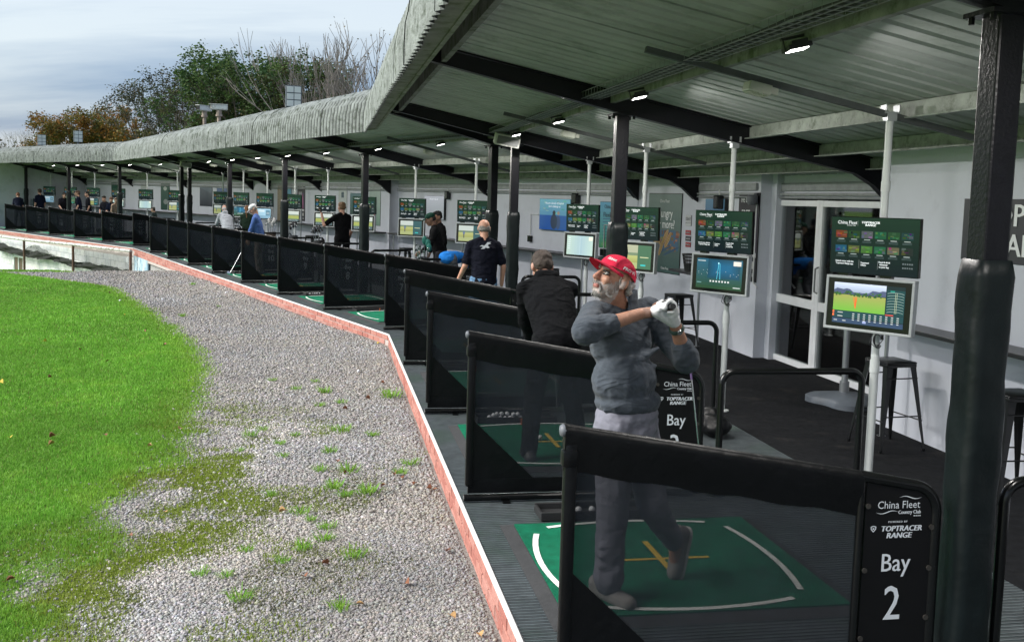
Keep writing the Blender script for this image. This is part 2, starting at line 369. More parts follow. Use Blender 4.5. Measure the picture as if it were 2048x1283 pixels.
for (y0, y1, n, h, wd) in [(2.6, 4.4, 45000, .034, .0045), (4.4, 6.5, 85000, .034, .0045), (6.5, 9.5, 120000, .034, .0055), (9.5, 14, 125000, .034, .008), (14, 20, 90000, .034, .012), (20, 27, 58000, .036, .018)]:
    y = y0 + (y1 - y0) * rng.random(n); xl = (-1024 - 300) / CF * y * 1.02 - .3; xr = np.interp(y, GBy, GBx) + 1.2; x = xl + (xr - xl) * rng.random(n)
    wmax = ((-np.interp([y0, y1], GBy, -GBx) + 1.2) - (-1324 / CF * np.array([y0, y1]) * 1.02 - .3)).max()
    k = rng.random(n) < (xr - xl) / max(wmax, .1); x, y = x[k], y[k]
    d = grass_d(x, y); edge = np.clip(d * 1.9 + .42, 0, 1); k = rng.random(len(x)) < edge ** 1.5; x, y, d = x[k], y[k], d[k]; k = y < crest(x) + .6; x, y, d = x[k], y[k], d[k]
    m1 = fbm(x, y, .55, 21); m2 = fbm(x, y, 2.4, 33)
    tone = .86 + .45 * (m1 - .4) + .4 * (m2 - .5)
    ye = np.clip(.55 - d, 0, 1) * .8 + np.clip(m2 - .62, 0, 1) * 1.2
    c = np.stack([.205 + .13 * ye, .455 - .02 * ye, .055 + .008 * ye], -1) * tone[:, None] * (1 + rng.normal(0, .16, len(x)))[:, None]
    dry = rng.random(len(x)) < .035; c[dry] = np.array([.26, .24, .08]) * (.7 + .5 * rng.random((dry.sum(), 1)))
    bx.append(x); by.append(y); bc.append(np.clip(c, .004, 1)); bh.append(h * (.6 + .8 * m1) * (.6 + .6 * rng.random(len(x)))); bw.append(np.full(len(x), wd))
blades('grass', np.concatenate(bx), np.concatenate(by), np.concatenate(bh), np.concatenate(bw), .95, np.concatenate(bc), gmat)
# moss cushions: tiny blades where moss grows on the path
n = 90000; y = 4.4 + 7 * rng.random(n); xk = np.interp(y, KY, KX); xl = np.interp(y, GBy, GBx) - .5; x = xl + (xk - xl) * rng.random(n)
d = grass_d(x, y); ms = moss_f(x, y, d)
k = rng.random(n) < ms; x, y = x[k], y[k]; t = fbm(x, y, 2.2, 44)[:, None]
fr_ = np.clip(1.2 - np.abs(d[k] + .2) / .8, 0, 1)[:, None]; t = np.clip((t - .38) * 4, 0, 1) * (1 - fr_); c = np.array([.23, .31, .035]) * (1 - t) + np.array([.10, .105, .03]) * t; c = c * (.7 + .6 * rng.random((len(x), 1)))
blades('moss', x, y, .012 + .012 * rng.random(len(x)), np.full(len(x), .006), .9, c, gmat, .003)
# weed tufts growing through the gravel (each a countable plant)
tuft_px = [(785, 795, 1.0), (650, 785, .7), (683, 806, .5), (640, 812, .45), (683, 862, .7), (735, 985, .75), (820, 928, .6), (745, 870, .5), (498, 875, .6), (560, 890, .45), (525, 862, .4), (668, 975, .7),
           (690, 990, .5), (660, 905, .55), (700, 942, .7), (640, 940, .5), (600, 1025, .55), (622, 1040, .4), (605, 1098, .55), (648, 1080, .55), (706, 1115, .6), (655, 1055, .5), (482, 1200, .55), (680, 1222, .5),
           (400, 1150, .45), (450, 1155, .4), (492, 1100, .4), (540, 990, .4), (565, 915, .4), (365, 635, .6), (385, 571, .6), (437, 612, .35), (592, 780, .5), (700, 640, .3), (545, 762, .4), (630, 765, .45), (565, 1125, .4), (800, 945, .5), (590, 872, .4), (478, 905, .35)]
tm = []
for q in range(6):
    mb = MB(); nb = 60
    for i in range(nb):
        a = rnd.random() * 2 * pi; r0 = rnd.random() * .075; ln = .045 + rnd.random() * .06; le = .5 + rnd.random() * .75; t = rnd.random() * 2 * pi
        mb.col = (.19 + .08 * rnd.random(), .38 + .10 * rnd.random(), .06)
        b0 = Vector((r0 * math.cos(a), r0 * math.sin(a), -.005)); w_ = Vector((math.cos(t), math.sin(t), 0)) * .0035
        o1 = b0 + Vector((math.cos(a) * le * ln * .4, math.sin(a) * le * ln * .4, ln * .7)); o2 = b0 + Vector((math.cos(a) * le * ln, math.sin(a) * le * ln, ln * (.95 - .35 * le)))
        mb.add([b0 - w_, b0 + w_, o1 + w_ * .8, o1 - w_ * .8, o2], [(0, 1, 2, 3), (3, 2, 4)])
    tm.append(mb.mesh('weed_tuft', gmat))
for i, (a, b, s_) in enumerate(tuft_px):
    P = onz((a, b), GZ); P.z = float(gz(P.x, P.y))
    o = inst('weed_tuft', tm[i % 6], None, Matrix.Translation(P) @ Matrix.Rotation(rnd.random() * 6, 4, 'Z') @ Matrix.Scale(s_ * 1.5, 4))
    tag(o, 'largest weed tuft, hard against the brick kerb' if i == 0 else 'small bright green weed tuft growing through the grey gravel', 'weed', None if i == 0 else 'weeds in the gravel path')
# fallen leaves
lf = []
for q in range(4):
    mb = MB(); nn = 7
    L_, Wd = .055, .026; up = [(Wd * math.sin(pi * i / nn) ** .8 * (1 + .15 * (i % 2)), L_ * (i / nn - .5)) for i in range(nn + 1)]
    vs = [(x_ , y_, .012 * math.cos(y_ * 30) + abs(x_) * (.5 + .3 * q)) for x_, y_ in up] + [(-x_, y_, .012 * math.cos(y_ * 30) + abs(x_) * (.2 + .3 * q)) for x_, y_ in up] + [(0, y_, .006) for _, y_ in up]
    k_ = nn + 1; fs = [(2 * k_ + i, i, i + 1, 2 * k_ + i + 1) for i in range(nn)] + [(k_ + i, 2 * k_ + i, 2 * k_ + i + 1, k_ + i + 1) for i in range(nn)]
    mb.add(vs, fs); mb.tube([(0, -L_ / 2, .006), (0, -L_ / 2 - .025, .01)], .0012, 4); lf.append(mb)
lcol = [mat('dead_leaf', (.20, .075, .035), .7, var=.3, vs=80), mat('tan_leaf', (.42, .25, .10), .7, var=.25, vs=80), mat('yellow_leaf', (.62, .46, .05), .6, var=.15, vs=80)]
lmesh = {(q, c_): lf[q].mesh('fallen_leaf', lcol[c_]) for q in range(4) for c_ in range(3)}
leaf_px = [(757, 690, 2), (675, 925, 0), (650, 1133, 0), (300, 905, 1), (360, 868, 1), (20, 886, 2), (690, 947, 0), (790, 950, 0), (808, 955, 0), (830, 968, 0), (767, 972, 0), (858, 978, 0), (870, 980, 0), (22, 1172, 0), (104, 900, 1), (105, 885, 0), (210, 883, 0), (262, 1078, 0),
           (891, 1107, 0), (905, 1240, 1), (720, 1217, 1), (815, 1175, 0), (565, 1025, 1), (90, 690, 2), (250, 636, 2), (220, 590, 0), (3, 775, 2), (160, 707, 0), (215, 730, 0), (330, 697, 0), (290, 668, 0), (100, 763, 0), (860, 850, 0), (845, 815, 0), (765, 770, 0), (420, 665, 0), (885, 940, 0), (610, 1160, 0), (690, 820, 0), (735, 800, 0), (330, 1030, 1), (960, 1275, 1)]
for i, (a, b, c_) in enumerate(leaf_px):
    P = onz((a, b), GZ); P.z = float(gz(P.x, P.y)) + (.03 if float(grass_d(P.x, P.y)) > 0 else .014)
    o = inst('fallen_leaf', lmesh[(i % 4, c_)], None, Matrix.Translation(P) @ Euler((rnd.uniform(-.4, .4), rnd.uniform(-.4, .4), rnd.random() * 6)).to_matrix().to_4x4() @ Matrix.Scale(rnd.uniform(.6, 1.0), 4))
    on = 'lawn' if float(grass_d(P.x, P.y)) > 0 else 'gravel'
    cn = ['brown', 'tan', 'yellow'][c_]
    tag(o, 'bright yellow leaf on gravel by the kerb corner' if i == 0 else f'{cn} fallen leaf lying on the {on}', 'leaf', None if i == 0 else f'{cn} leaves on the {on}')

# ================================================================== PLATFORM
def front(i): return [K0, K1, K2, K3][i]
def isect(s1, v1, s2, v2):
    a, b = S[s1], S[s2]; p = a.pt(v1, 0); q = b.pt(v2, 0); dn = b.n.dot(a.e); t = (b.n.dot(q) - b.n.dot(p)) / dn; return p + a.e * t
def strip(v): return [S[0].pt(v, -9), isect(0, v, 1, v), isect(1, v, 2, v), S[2].pt(v, 17.4)]
def slab(name, f, b, z1, z0, m_, parent=None):
    mb = MB(); n = len(f); vs = [(p.x, p.y, z1) for p in f] + [(p.x, p.y, z1) for p in b] + [(p.x, p.y, z0) for p in f] + [(p.x, p.y, z0) for p in b]
    fs = []
    for i in range(n - 1): fs += [(i, i + 1, n + i + 1, n + i), (2 * n + i, 3 * n + i, 3 * n + i + 1, 2 * n + i + 1), (i, 2 * n + i, 2 * n + i + 1, i + 1), (n + i, n + i + 1, 3 * n + i + 1, 3 * n + i)]
    fs += [(0, n, 3 * n, 2 * n), (n - 1, 3 * n - 1, 4 * n - 1, 2 * n - 1)]
    mb.add(vs, fs); return mb.build(name, m_, parent)
conc = mat('concrete', (.33, .33, .32), .9, var=.25, vs=3, bump=.4, bs=80)
fr = [front(i) for i in range(4)]
inn = [S[0].pt(.085, -9), isect(0, .085, 1, .0), isect(1, .0, 2, -.25), S[2].pt(-.25, 17.4)]
slab_o = struct(slab('platform', inn, strip(5.6), -.006, -2.9, conc))
# ribbed rubber floor strip with ridges
rub = mat('ribbed_rubber', (.14, .17, .185), .75, var=.3, vs=8, stain=(.10, .16, .13), sst=1.1, thr=(.48, .7), spec=.3)
nt_ = rub.node_tree; b_ = nt_.nodes['Principled BSDF']; geo_ = nt_.nodes.new('ShaderNodeNewGeometry'); wv = nt_.nodes.new('ShaderNodeTexWave'); wv.inputs['Scale'].default_value = 9.0; wv.inputs['Distortion'].default_value = .3; wv.inputs['Detail'].default_value = 1
wv.bands_direction = 'Y'; mp_ = nt_.nodes.new('ShaderNodeMapping'); mp_.inputs['Rotation'].default_value = (0, 0, -.19); nt_.links.new(geo_.outputs['Position'], mp_.inputs[0]); nt_.links.new(mp_.outputs[0], wv.inputs['Vector'])
bp_ = nt_.nodes.new('ShaderNodeBump'); bp_.inputs['Strength'].default_value = 1.0; bp_.inputs['Distance'].default_value = .035; nt_.links.new(wv.outputs[0], bp_.inputs['Height']); nt_.links.new(bp_.outputs[0], b_.inputs['Normal'])
inn2 = [S[0].pt(-.005, -9), isect(0, -.005, 1, -.10), isect(1, -.10, 2, -.35), S[2].pt(-.35, 17.4)]
mxr = nt_.nodes.new('ShaderNodeMix'); mxr.data_type = 'RGBA'; mxr.blend_type = 'MULTIPLY'; mxr.inputs['Factor'].default_value = .55; nt_.links.new(b_.inputs['Base Color'].links[0].from_socket, mxr.inputs['A']); nt_.links.new(wv.outputs[0], mxr.inputs['B']); nt_.links.new(mxr.outputs['Result'], b_.inputs['Base Color'])   # colour follows the rib wave, darker in the troughs
struct(slab('bay_floor', inn2, strip(2.83), 0, -.004, rub))
carp = mat('black_carpet', (.012, .013, .015), .95, var=.4, vs=14, bump=.6, bs=300, spec=.1, stain=(.04, .038, .036), sst=2.5, thr=(.55, .75))
b2 = [S[0].pt(5.6, -9), S[0].pt(5.6, 10.94), S[1].pt(5.5, 0), S[1].pt(5.5, 21.88), S[2].pt(5.4, 0), S[2].pt(5.4, 17.4)]
f2 = [S[0].pt(2.834, -9), isect(0, 2.834, 1, 2.834), isect(0, 2.834, 1, 2.834), isect(1, 2.834, 2, 2.834), isect(1, 2.834, 2, 2.834), S[2].pt(2.834, 17.4)]
struct(slab('carpet', f2, b2, 0.002, -.003, carp))

# brick kerb wall along the front edge: bricks are single pieces
kerb = thing('brick_kerb', 'low red brick kerb wall with white painted top edge along the bays', 'wall')
bk = [mat('brick_%d' % i, c, .85, var=.22, vs=30, bump=.5, bs=120, stain=(.42, .30, .26), sst=7, thr=(.58, .75)) for i, c in enumerate([(.41, .165, .13), (.44, .195, .155), (.37, .14, .11), (.46, .22, .18)])]
mort = mat('mortar', (.45, .40, .37), .95, var=.2, vs=20)
whp = mat('white_paint_edge', (.72, .73, .72), .6, var=.12, vs=20, stain=(.35, .36, .34), sst=6, thr=(.6, .75))
mbk = MB(); mbk.box((0, 0, 0), (.217, .10, .066)); 
bme = [None] * 4
for i in range(4):
    q = MB(); q.box((0, 0, 0), (.212, .10, .064), bev=.004); bme[i] = q.mesh('brick', bk[i])
far = MB(); nb = 0; lines = [(K0, K1), (K1, K2), (K2, K3)]
wht = MB(); mo = MB()
for li, (a, b) in enumerate(lines):
    t = (b - a).normalized(); nrm = Vector((t.y, -t.x, 0)); ln = (b - a).length; ang = math.atan2(t.y, t.x)
    cn = 4 if li == 0 else (3 if li == 1 else 2)
    for c in range(cn):
        z = -.012 - .037 - c * .075; k = 0; s0 = (.1125 if c % 2 else 0)
        while True:
            p = s0 + k * .225 + .1125; k += 1
            if p + .1 > ln: break
            P = a + t * p + nrm * .05 + nrm * rnd.uniform(-.003, .003); P.z = z + rnd.uniform(-.002, .002)
            M_ = Matrix.Translation(P) @ Matrix.Rotation(ang + rnd.uniform(-.01, .01), 4, 'Z')
            if (li == 0 and p > 8.6 and c < 3) or (li == 1 and p < 17.0 and c < 2): inst('brick', bme[rnd.randrange(4)], kerb, M_); nb += 1
            else: far.cur = rnd.randrange(4); far.box((0, 0, 0), (.212, .10, .064), M_)
    M_ = Matrix.Translation((a + b) / 2 + nrm * .052) @ Matrix.Rotation(ang, 4, 'Z')
    mo.box((0, 0, -.16), (ln, .085, .31), M_)
    wht.box((0, .036, -.001), (ln + .02, .022, .018), Matrix.Translation((a + b) / 2 + nrm * .047) @ Matrix.Rotation(ang, 4, 'Z'))
o = far.build('brick_course', bk, kerb); stuff(o)
mo.build('mortar', mort, kerb); wht.build('painted_edge', whp, kerb)
# ================================================================== BUILDING
bld = thing('range_building', 'long bending driving range shelter with corrugated roof, black frames and pale walls', 'building')
def ztop(v): return 3.425 - .197 * (v - .02)
black = mat('black_paint', (.005, .005, .008), .36, var=.3, vs=12, bump=.25, bs=60, spec=.4, stain=(.10, .035, .022), sst=9, thr=(.70, .73))
wallm = mat('pale_wall', (.62, .65, .72), .75, var=.05, vs=1.2, bump=.15, bs=150, stain=(.52, .54, .60), sst=3, thr=(.55, .8))
linm = mat('roof_liner', (.42, .445, .44), .8, var=.16, vs=1.5, stain=(.25, .285, .255), sst=2.0, thr=(.52, .72), spec=.15)
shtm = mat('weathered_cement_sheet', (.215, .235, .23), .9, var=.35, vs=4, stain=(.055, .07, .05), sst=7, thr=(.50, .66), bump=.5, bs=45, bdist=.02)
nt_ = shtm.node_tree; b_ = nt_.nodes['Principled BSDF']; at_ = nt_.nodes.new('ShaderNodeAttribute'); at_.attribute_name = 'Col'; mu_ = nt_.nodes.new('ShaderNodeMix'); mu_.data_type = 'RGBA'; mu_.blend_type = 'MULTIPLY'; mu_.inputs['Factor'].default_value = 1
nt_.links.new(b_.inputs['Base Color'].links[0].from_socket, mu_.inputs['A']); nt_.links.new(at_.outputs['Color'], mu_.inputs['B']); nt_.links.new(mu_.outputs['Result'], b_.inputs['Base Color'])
purm = mat('pale_purlin', (.30, .325, .30), .6, var=.3, vs=7, stain=(.10, .12, .09), sst=8, thr=(.5, .68))
grym = mat('grey_board', (.20, .21, .20), .85, var=.3, vs=6, stain=(.09, .11, .07), sst=5)
dark = mat('dark_void', (.02, .021, .024), .8, var=.2)
UE = [(-9.0, None), (None, None), (None, 16.75)]
EV = -.40
EC = [isect(0, EV, 1, EV), isect(1, EV, 2, EV)]
BN = [((S[i].e + S[i + 1].e).normalized()) for i in range(2)]
def clip(me, M_, co, no):
    """drop what lies beyond a mitre plane (world co/no)"""
    bm = bmesh.new(); bm.from_mesh(me); Mi = M_.inverted(); c = Mi @ co; n_ = Mi.to_3x3() @ no
    bmesh.ops.bisect_plane(bm, geom=bm.verts[:] + bm.edges[:] + bm.faces[:], dist=1e-5, plane_co=c, plane_no=n_, clear_outer=True)
    e = len(bm.faces); bm.to_mesh(me); bm.free(); return e
# profile of the bull-nosed sheet (v, z)
prof = [(5.35, 2.66), (3.0, 3.12), (.62, 3.59)]
for i in range(1, 15):
    t = i / 14; p0 = Vector((.62, 3.59)); p1 = Vector((-.02, 3.72)); p2 = Vector((-.37, 3.62)); p3 = Vector((-.40, 3.24))
    q = p0 * (1 - t) ** 3 + p1 * 3 * t * (1 - t) ** 2 + p2 * 3 * t * t * (1 - t) + p3 * t ** 3; prof.append((q.x, q.y))
prof += [(-.405, 3.1), (-.405, 2.955)]
def sheet_mesh(w_, amp=.020, pitch=.146, ss=8):
    n = int(round(w_ / pitch * ss)); vs = []; fs = []; k = len(prof)
    for j in range(n + 1):
        y = w_ * j / n; d = amp * math.cos(2 * pi * y / pitch)
        for i, (v, z) in enumerate(prof):
            a = Vector(prof[max(i - 1, 0)]); b = Vector(prof[min(i + 1, k - 1)]); t = (b - a).normalized(); nn = Vector((-t.y, t.x)) * -1
            rip = .007 * math.cos(i * pi) if 3 <= i <= 15 else 0
            vs.append((v + nn.x * (d + rip), y, z + nn.y * (d + rip)))
    for j in range(n):
        for i in range(k - 1): fs.append((j * k + i, j * k + i + 1, (j + 1) * k + i + 1, (j + 1) * k + i))
    mb = MB(); mb.add(vs, fs)
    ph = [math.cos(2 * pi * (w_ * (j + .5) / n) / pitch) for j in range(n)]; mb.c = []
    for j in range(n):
        g_ = 1 - .74 * max(0, min(1, (-ph[j] + .35) / .9)); mb.c += [(g_, g_, g_ * .98)] * (k - 1)      # groove shade painted into the colour along with grime, so the ribs read
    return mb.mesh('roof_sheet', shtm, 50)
def liner_mesh(w_, v0=-.30, v1=5.2):
    pts = []; y = 0
    while y < w_: pts += [(y, 0), (y + .135, 0), (y + .155, .028), (y + .185, .028)]; y += .205
    pts = [(min(a, w_), b) for a, b in pts] + [(w_, 0)]
    vs = []; 
    for y, d in pts: vs += [(v0, y, ztop(v0) + d + .004), (v1, y, ztop(v1) + d + .004)]
    mb = MB(); mb.add(vs, [(2 * i, 2 * i + 1, 2 * i + 3, 2 * i + 2) for i in range(len(pts) - 1)]); return mb.mesh('ceiling_panel', linm)
SW = .146 * 7
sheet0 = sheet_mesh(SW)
spans = []
for s in range(3):
    sg = S[s]; ua = -9.0 if s == 0 else sg.loc(EC[s - 1])[1]; ub = 16.75 if s == 2 else sg.loc(EC[s])[1]
    spans.append((ua, ub))
    uA = ua - (1.2 if s else 0); uB = ub + (1.2 if s < 2 else 0)
    # bull-nose sheets: each one a part, alternately lapped by a few millimetres
    k = 0; u = ub - SW * math.ceil((uB - uA) / SW) + (SW if s < 2 else 0) + .0; u = uA
    while u < uB - .05:
        M_ = sg.mat(rnd.uniform(-.006, .006), u, rnd.uniform(-.008, .008), 0); cut = (s and u < ua + 1.15) or (s < 2 and u + SW > ub - 1.15) or u + SW > uB
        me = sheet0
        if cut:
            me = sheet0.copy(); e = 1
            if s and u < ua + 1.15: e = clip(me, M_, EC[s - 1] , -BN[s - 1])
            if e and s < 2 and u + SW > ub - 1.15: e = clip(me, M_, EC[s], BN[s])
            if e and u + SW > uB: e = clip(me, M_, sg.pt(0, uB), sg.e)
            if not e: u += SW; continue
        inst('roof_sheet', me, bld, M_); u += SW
    # ceiling liner panels between frames
    u = uA
    while u < uB - .02:
        w_ = min(1.0, uB - u); me = liner_mesh(w_); M_ = sg.mat(0, u, 0); e = 1
        if s: e = clip(me, M_, EC[s - 1], -BN[s - 1])
        if e and s < 2: e = clip(me, M_, EC[s], BN[s])
        if e: inst('ceiling_panel', me, bld, M_)
        u += 1.0
    # along-the-building members, mitred the same way
    def along(name, boxes, m_, sm=False):
        mb = MB()
        for c, d in boxes: mb.box((c[0], (uA + uB) / 2, c[1]), (d[0], uB - uA, d[1]))
        me = mb.mesh(name, m_); M_ = sg.mat(0, 0, 0)
        if s: clip(me, M_, EC[s - 1], -BN[s - 1])
        if s < 2: clip(me, M_, EC[s], BN[s])
        return inst(name, me, bld, M_)
    along('eave_board', [((-.30, 3.03), (.14, .035)), ((-.235, 3.08), (.03, .16))], grym)
    along('front_purlin', [((.10, ztop(.10) - .075), (.05, .13))], grym)
    for v in (3.12, 3.86, 4.42):
        along('purlin', [((v, ztop(v) - .06), (.018, .115)), ((v + .03, ztop(v) - .012), (.055, .012)), ((v - .03, ztop(v) - .118), (.06, .01))], purm)
    along('tray_purlin', [((1.72, ztop(1.72) - .06), (.05, .11))], grym)
# rafters, posts, padding
def rafter_mesh():
    mb = MB(); t = .05
    poly = [(0.0, ztop(0) - .02), (-.045, ztop(0) - .15), (1.72, ztop(1.72) - .19), (4.25, ztop(4.25) - .20), (4.45, ztop(4.45) - .27), (4.64, ztop(4.64) - .40), (4.72, ztop(4.72) - .43), (4.72, ztop(4.72))]
    mb.prism(poly, 1, -.012, .012)                       # web
    top = [(0, ztop(0)), (4.72, ztop(4.72))]
    mb.prism([(0, ztop(0)), (4.72, ztop(4.72)), (4.72, ztop(4.72) - .014), (0, ztop(0) - .014)], 1, -t, t)
    bp_ = poly[1:6]; 
    mb.prism([(a, b) for a, b in bp_] + [(a, b + .014) for a, b in bp_[::-1]], 1, -t, t)
    return mb.mesh('rafter', black)
raf = rafter_mesh()
pm = MB(); hp = ztop(1.83) - .19; pm.box((0, 0, hp / 2), (.122, .122, hp), bev=.010); pm.box((0, 0, hp - .012), (.24, .20, .02)); pm.box((0, 0, .012), (.26, .22, .02))
for sx_ in (-1, 1):
    for sy_ in (-1, 1): pm.lathe([(.0, 0), (.014, 0), (.014, .03), (0, .03)], 6, (sx_ * .10, sy_ * .07, hp - .05))
post_me = pm.mesh('post', black)
vin = mat('padding_vinyl', (.004, .0075, .0085), .45, var=.25, vs=5, bump=.25, bs=9, spec=.32, bdist=.03)
def pad_mesh(seed):
    r_ = random.Random(seed); mb = MB(); n = 28; ks = 26; vs = []; h = 1.84; folds = [(r_.uniform(.2, 1.6), r_.uniform(0, 6.28), r_.uniform(.25, .9)) for _ in range(9)]
    for i in range(ks + 1):
        z = .01 + h * i / ks
        for j in range(n):
            th = 2 * pi * j / n; c, s_ = math.cos(th), math.sin(th); rr = .089 / (abs(c) ** 5 + abs(s_) ** 5) ** (1 / 5)
            rr += .004 * math.sin(z * 9 + th * 2) + .003 * math.sin(z * 23 + th * 3)
            for fz, fa, sl_ in folds[:7]:
                d = (z - fz) - sl_ * .12 * math.sin(th - fa); a = math.cos(th - fa)
                if a > 0: rr += .008 * a * math.exp(-(d / .016) ** 2)
            if i in (0, ks): rr -= .012
            vs.append((rr * c, rr * s_, z))
    fs = [(i * n + j, i * n + (j + 1) % n, (i + 1) * n + (j + 1) % n, (i + 1) * n + j) for i in range(ks) for j in range(n)] + [tuple(range(ks * n, ks * n + n))]
    mb.add(vs, fs); return mb.mesh('padding', vin, 'all')
pads = [pad_mesh(i) for i in range(3)]
PU = {0: [-5.47, 0, 5.47, 10.94], 1: [0, 5.47, 10.94, 16.41, 21.88], 2: [0, 5.47, 10.94, 16.41]}
for s in PU:
    for i, u in enumerate(PU[s]):
        inst('rafter', raf, bld, S[s].mat(0, u))
        p = inst('post', post_me, bld, S[s].mat(1.815, u)); inst('padding', pads[(i + s) % 3], p)
# wire cable tray with cables
tray = mat('galvanised_wire', (.34, .36, .36), .4, metal=.8, var=.2)
cabm = mat('cables', (.05, .05, .055), .6, var=.4, vs=20)
for s in range(3):
    ua, ub = spans[s]; ua = max(ua, -1.5) + (.3 if s else 0); ub = ub + (.35 if s < 2 else -.2); v0 = 1.50; zt = ztop(1.5) - .13; mb = MB(); cb = MB()
    for dv, dz in ((-.09, .06), (-.09, .0), (-.03, 0), (.03, 0), (.09, 0), (.09, .06)): mb.tube([(v0 + dv, ua, zt + dz), (v0 + dv, ub, zt + dz)], .0035, 4)
    u = ua
    while u < ub: mb.tube([(v0 - .09, u, zt + .06), (v0 - .09, u, zt), (v0 + .09, u, zt), (v0 + .09, u, zt + .06)], .003, 4); u += .1
    for q in range(4):
        pts = []; u = ua; dv = rnd.uniform(-.06, .06)
        while u < ub: pts.append((v0 + dv + rnd.uniform(-.02, .02), u, zt + .014 + rnd.random() * .02)); u += .45
        cb.tube(pts, .008, 5)
    t_ = mb.build('cable_tray', tray, bld, M=S[s].mat(0, 0)); cb.build('cable', cabm, t_)
# ---- rear walls (front faces), thickness .16 outwards
def wall_piece(a, b, z0, z1, name='rear_wall', m_=wallm, th=.16, parent=bld):
    t = (b - a); ln = t.length; t.normalize(); mid = (a + b) / 2; nrm = Vector((t.y, -t.x, 0)); ang = math.atan2(t.y, t.x)
    mb = MB(); mb.box((0, 0, (z0 + z1) / 2), (ln, th, z1 - z0)); return mb.build(name, m_, parent, M=Matrix.Translation(mid + nrm * th / 2) @ Matrix.Rotation(ang, 4, 'Z'))
WT = 2.62
NW, DW, MW = 4.275, 5.0, 4.74
wall_piece(S[0].pt(NW, -9), S[0].pt(NW, 5.0), 0, WT)
wall_piece(S[0].pt(NW + .16, 5.0), S[0].pt(DW + .3, 5.0), 0, WT)     # return
DU0, DU1, DZ = 5.05, 8.62, 2.13
wall_piece(S[0].pt(DW, DU0), S[0].pt(DW, DU1 + .1), DZ + .02, WT, 'door_lintel')
wall_piece(S[0].pt(MW + .16, 8.74), S[0].pt(DW + .2, 8.74), 0, WT)
wall_piece(S[0].pt(MW, 8.72), S[0].pt(MW, 10.94), 0, WT)
wall_piece(S[0].pt(MW + .01, 10.94), S[1].pt(4.71, 0), 0, WT)
wall_piece(S[1].pt(4.70, 0), S[1].pt(4.70, 5.47), 0, WT)
wall_piece(S[1].pt(4.86, 5.47), S[1].pt(5.12, 5.47), 0, WT)
wall_piece(S[1].pt(4.95, 5.47), S[1].pt(4.95, 10.94), 0, WT)
wall_piece(S[1].pt(5.12, 10.94), S[1].pt(4.70, 10.94), 0, WT)
wall_piece(S[1].pt(4.69, 10.94), S[1].pt(4.69, 21.88), 0, WT)
wall_piece(S[1].pt(4.70, 21.88), S[2].pt(4.71, 0), 0, WT)
wall_piece(S[2].pt(4.70, 0), S[2].pt(4.70, 16.6), 0, WT)
ew = mat('end_wall', (.58, .60, .64), .8, var=.1, vs=1, stain=(.48, .5, .52), sst=2)
mb = MB(); mb.prism([(-.28, -.3), (4.86, -.3), (4.86, ztop(4.86)), (-.28, ztop(-.28))], 1, 16.62, 16.78); mb.build('end_wall', ew, bld, M=S[2].mat(0, 0))
# horizontal trim band over the walls, conduits
trim = mat('grey_trim', (.30, .32, .33), .6, var=.2, vs=8)
for s, u0, u1, v in ((0, 5.3, 8.7, DW), (0, 8.8, 10.9, MW), (1, .1, 5.4, 4.7), (1, 5.6, 10.9, 4.95), (1, 11, 21.8, 4.69), (2, .1, 16.5, 4.7)):
    mb = MB(); mb.box((v - .02, (u0 + u1) / 2, 2.30), (.036, u1 - u0, .10), bev=.004); mb.box((v - .03, (u0 + u1) / 2, 2.205), (.055, u1 - u0, .03)); mb.tube([(v - .05, u0, 2.16), (v - .05, u1, 2.16)], .012, 8)
    mb.build('wall_trim', trim, bld, M=S[s].mat(0, 0))
# dark room behind the doors
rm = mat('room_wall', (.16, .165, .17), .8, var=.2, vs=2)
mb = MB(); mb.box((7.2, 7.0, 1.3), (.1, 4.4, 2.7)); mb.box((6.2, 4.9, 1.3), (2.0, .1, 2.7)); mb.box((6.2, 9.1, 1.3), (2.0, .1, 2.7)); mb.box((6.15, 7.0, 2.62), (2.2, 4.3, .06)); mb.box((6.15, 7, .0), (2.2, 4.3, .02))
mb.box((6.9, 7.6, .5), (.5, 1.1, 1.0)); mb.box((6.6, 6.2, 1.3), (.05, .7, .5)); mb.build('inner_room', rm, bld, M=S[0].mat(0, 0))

# doors: white frames with glass panes
upvc = mat('white_upvc', (.88, .90, .92), .35, var=.05, vs=10)
glass = bpy.data.materials.new('pane_glass'); glass.use_nodes = True; nt_ = glass.node_tree; nt_.nodes.clear()
o_ = nt_.nodes.new('ShaderNodeOutputMaterial'); a_ = nt_.nodes.new('ShaderNodeBsdfTransparent'); b_ = nt_.nodes.new('ShaderNodeBsdfGlossy'); c_ = nt_.nodes.new('ShaderNodeMixShader'); f_ = nt_.nodes.new('ShaderNodeFresnel')
f_.inputs[0].default_value = 1.5; mth = nt_.nodes.new('ShaderNodeMath'); mth.operation = 'MULTIPLY_ADD'; mth.inputs[1].default_value = 1.6; mth.inputs[2].default_value = .06; nt_.links.new(f_.outputs[0], mth.inputs[0]); nt_.links.new(mth.outputs[0], c_.inputs[0])
a_.inputs[0].default_value = (.75, .8, .8, 1); b_.inputs['Roughness'].default_value = .03; nt_.links.new(a_.outputs[0], c_.inputs[1]); nt_.links.new(b_.outputs[0], c_.inputs[2]); nt_.links.new(c_.outputs[0], o_.inputs[0])
ul = S[0].onv((1551, 600), DW)[1]; um = S[0].onv((1634, 600), DW)[1]; ur = um - (ul - um) * 1.28
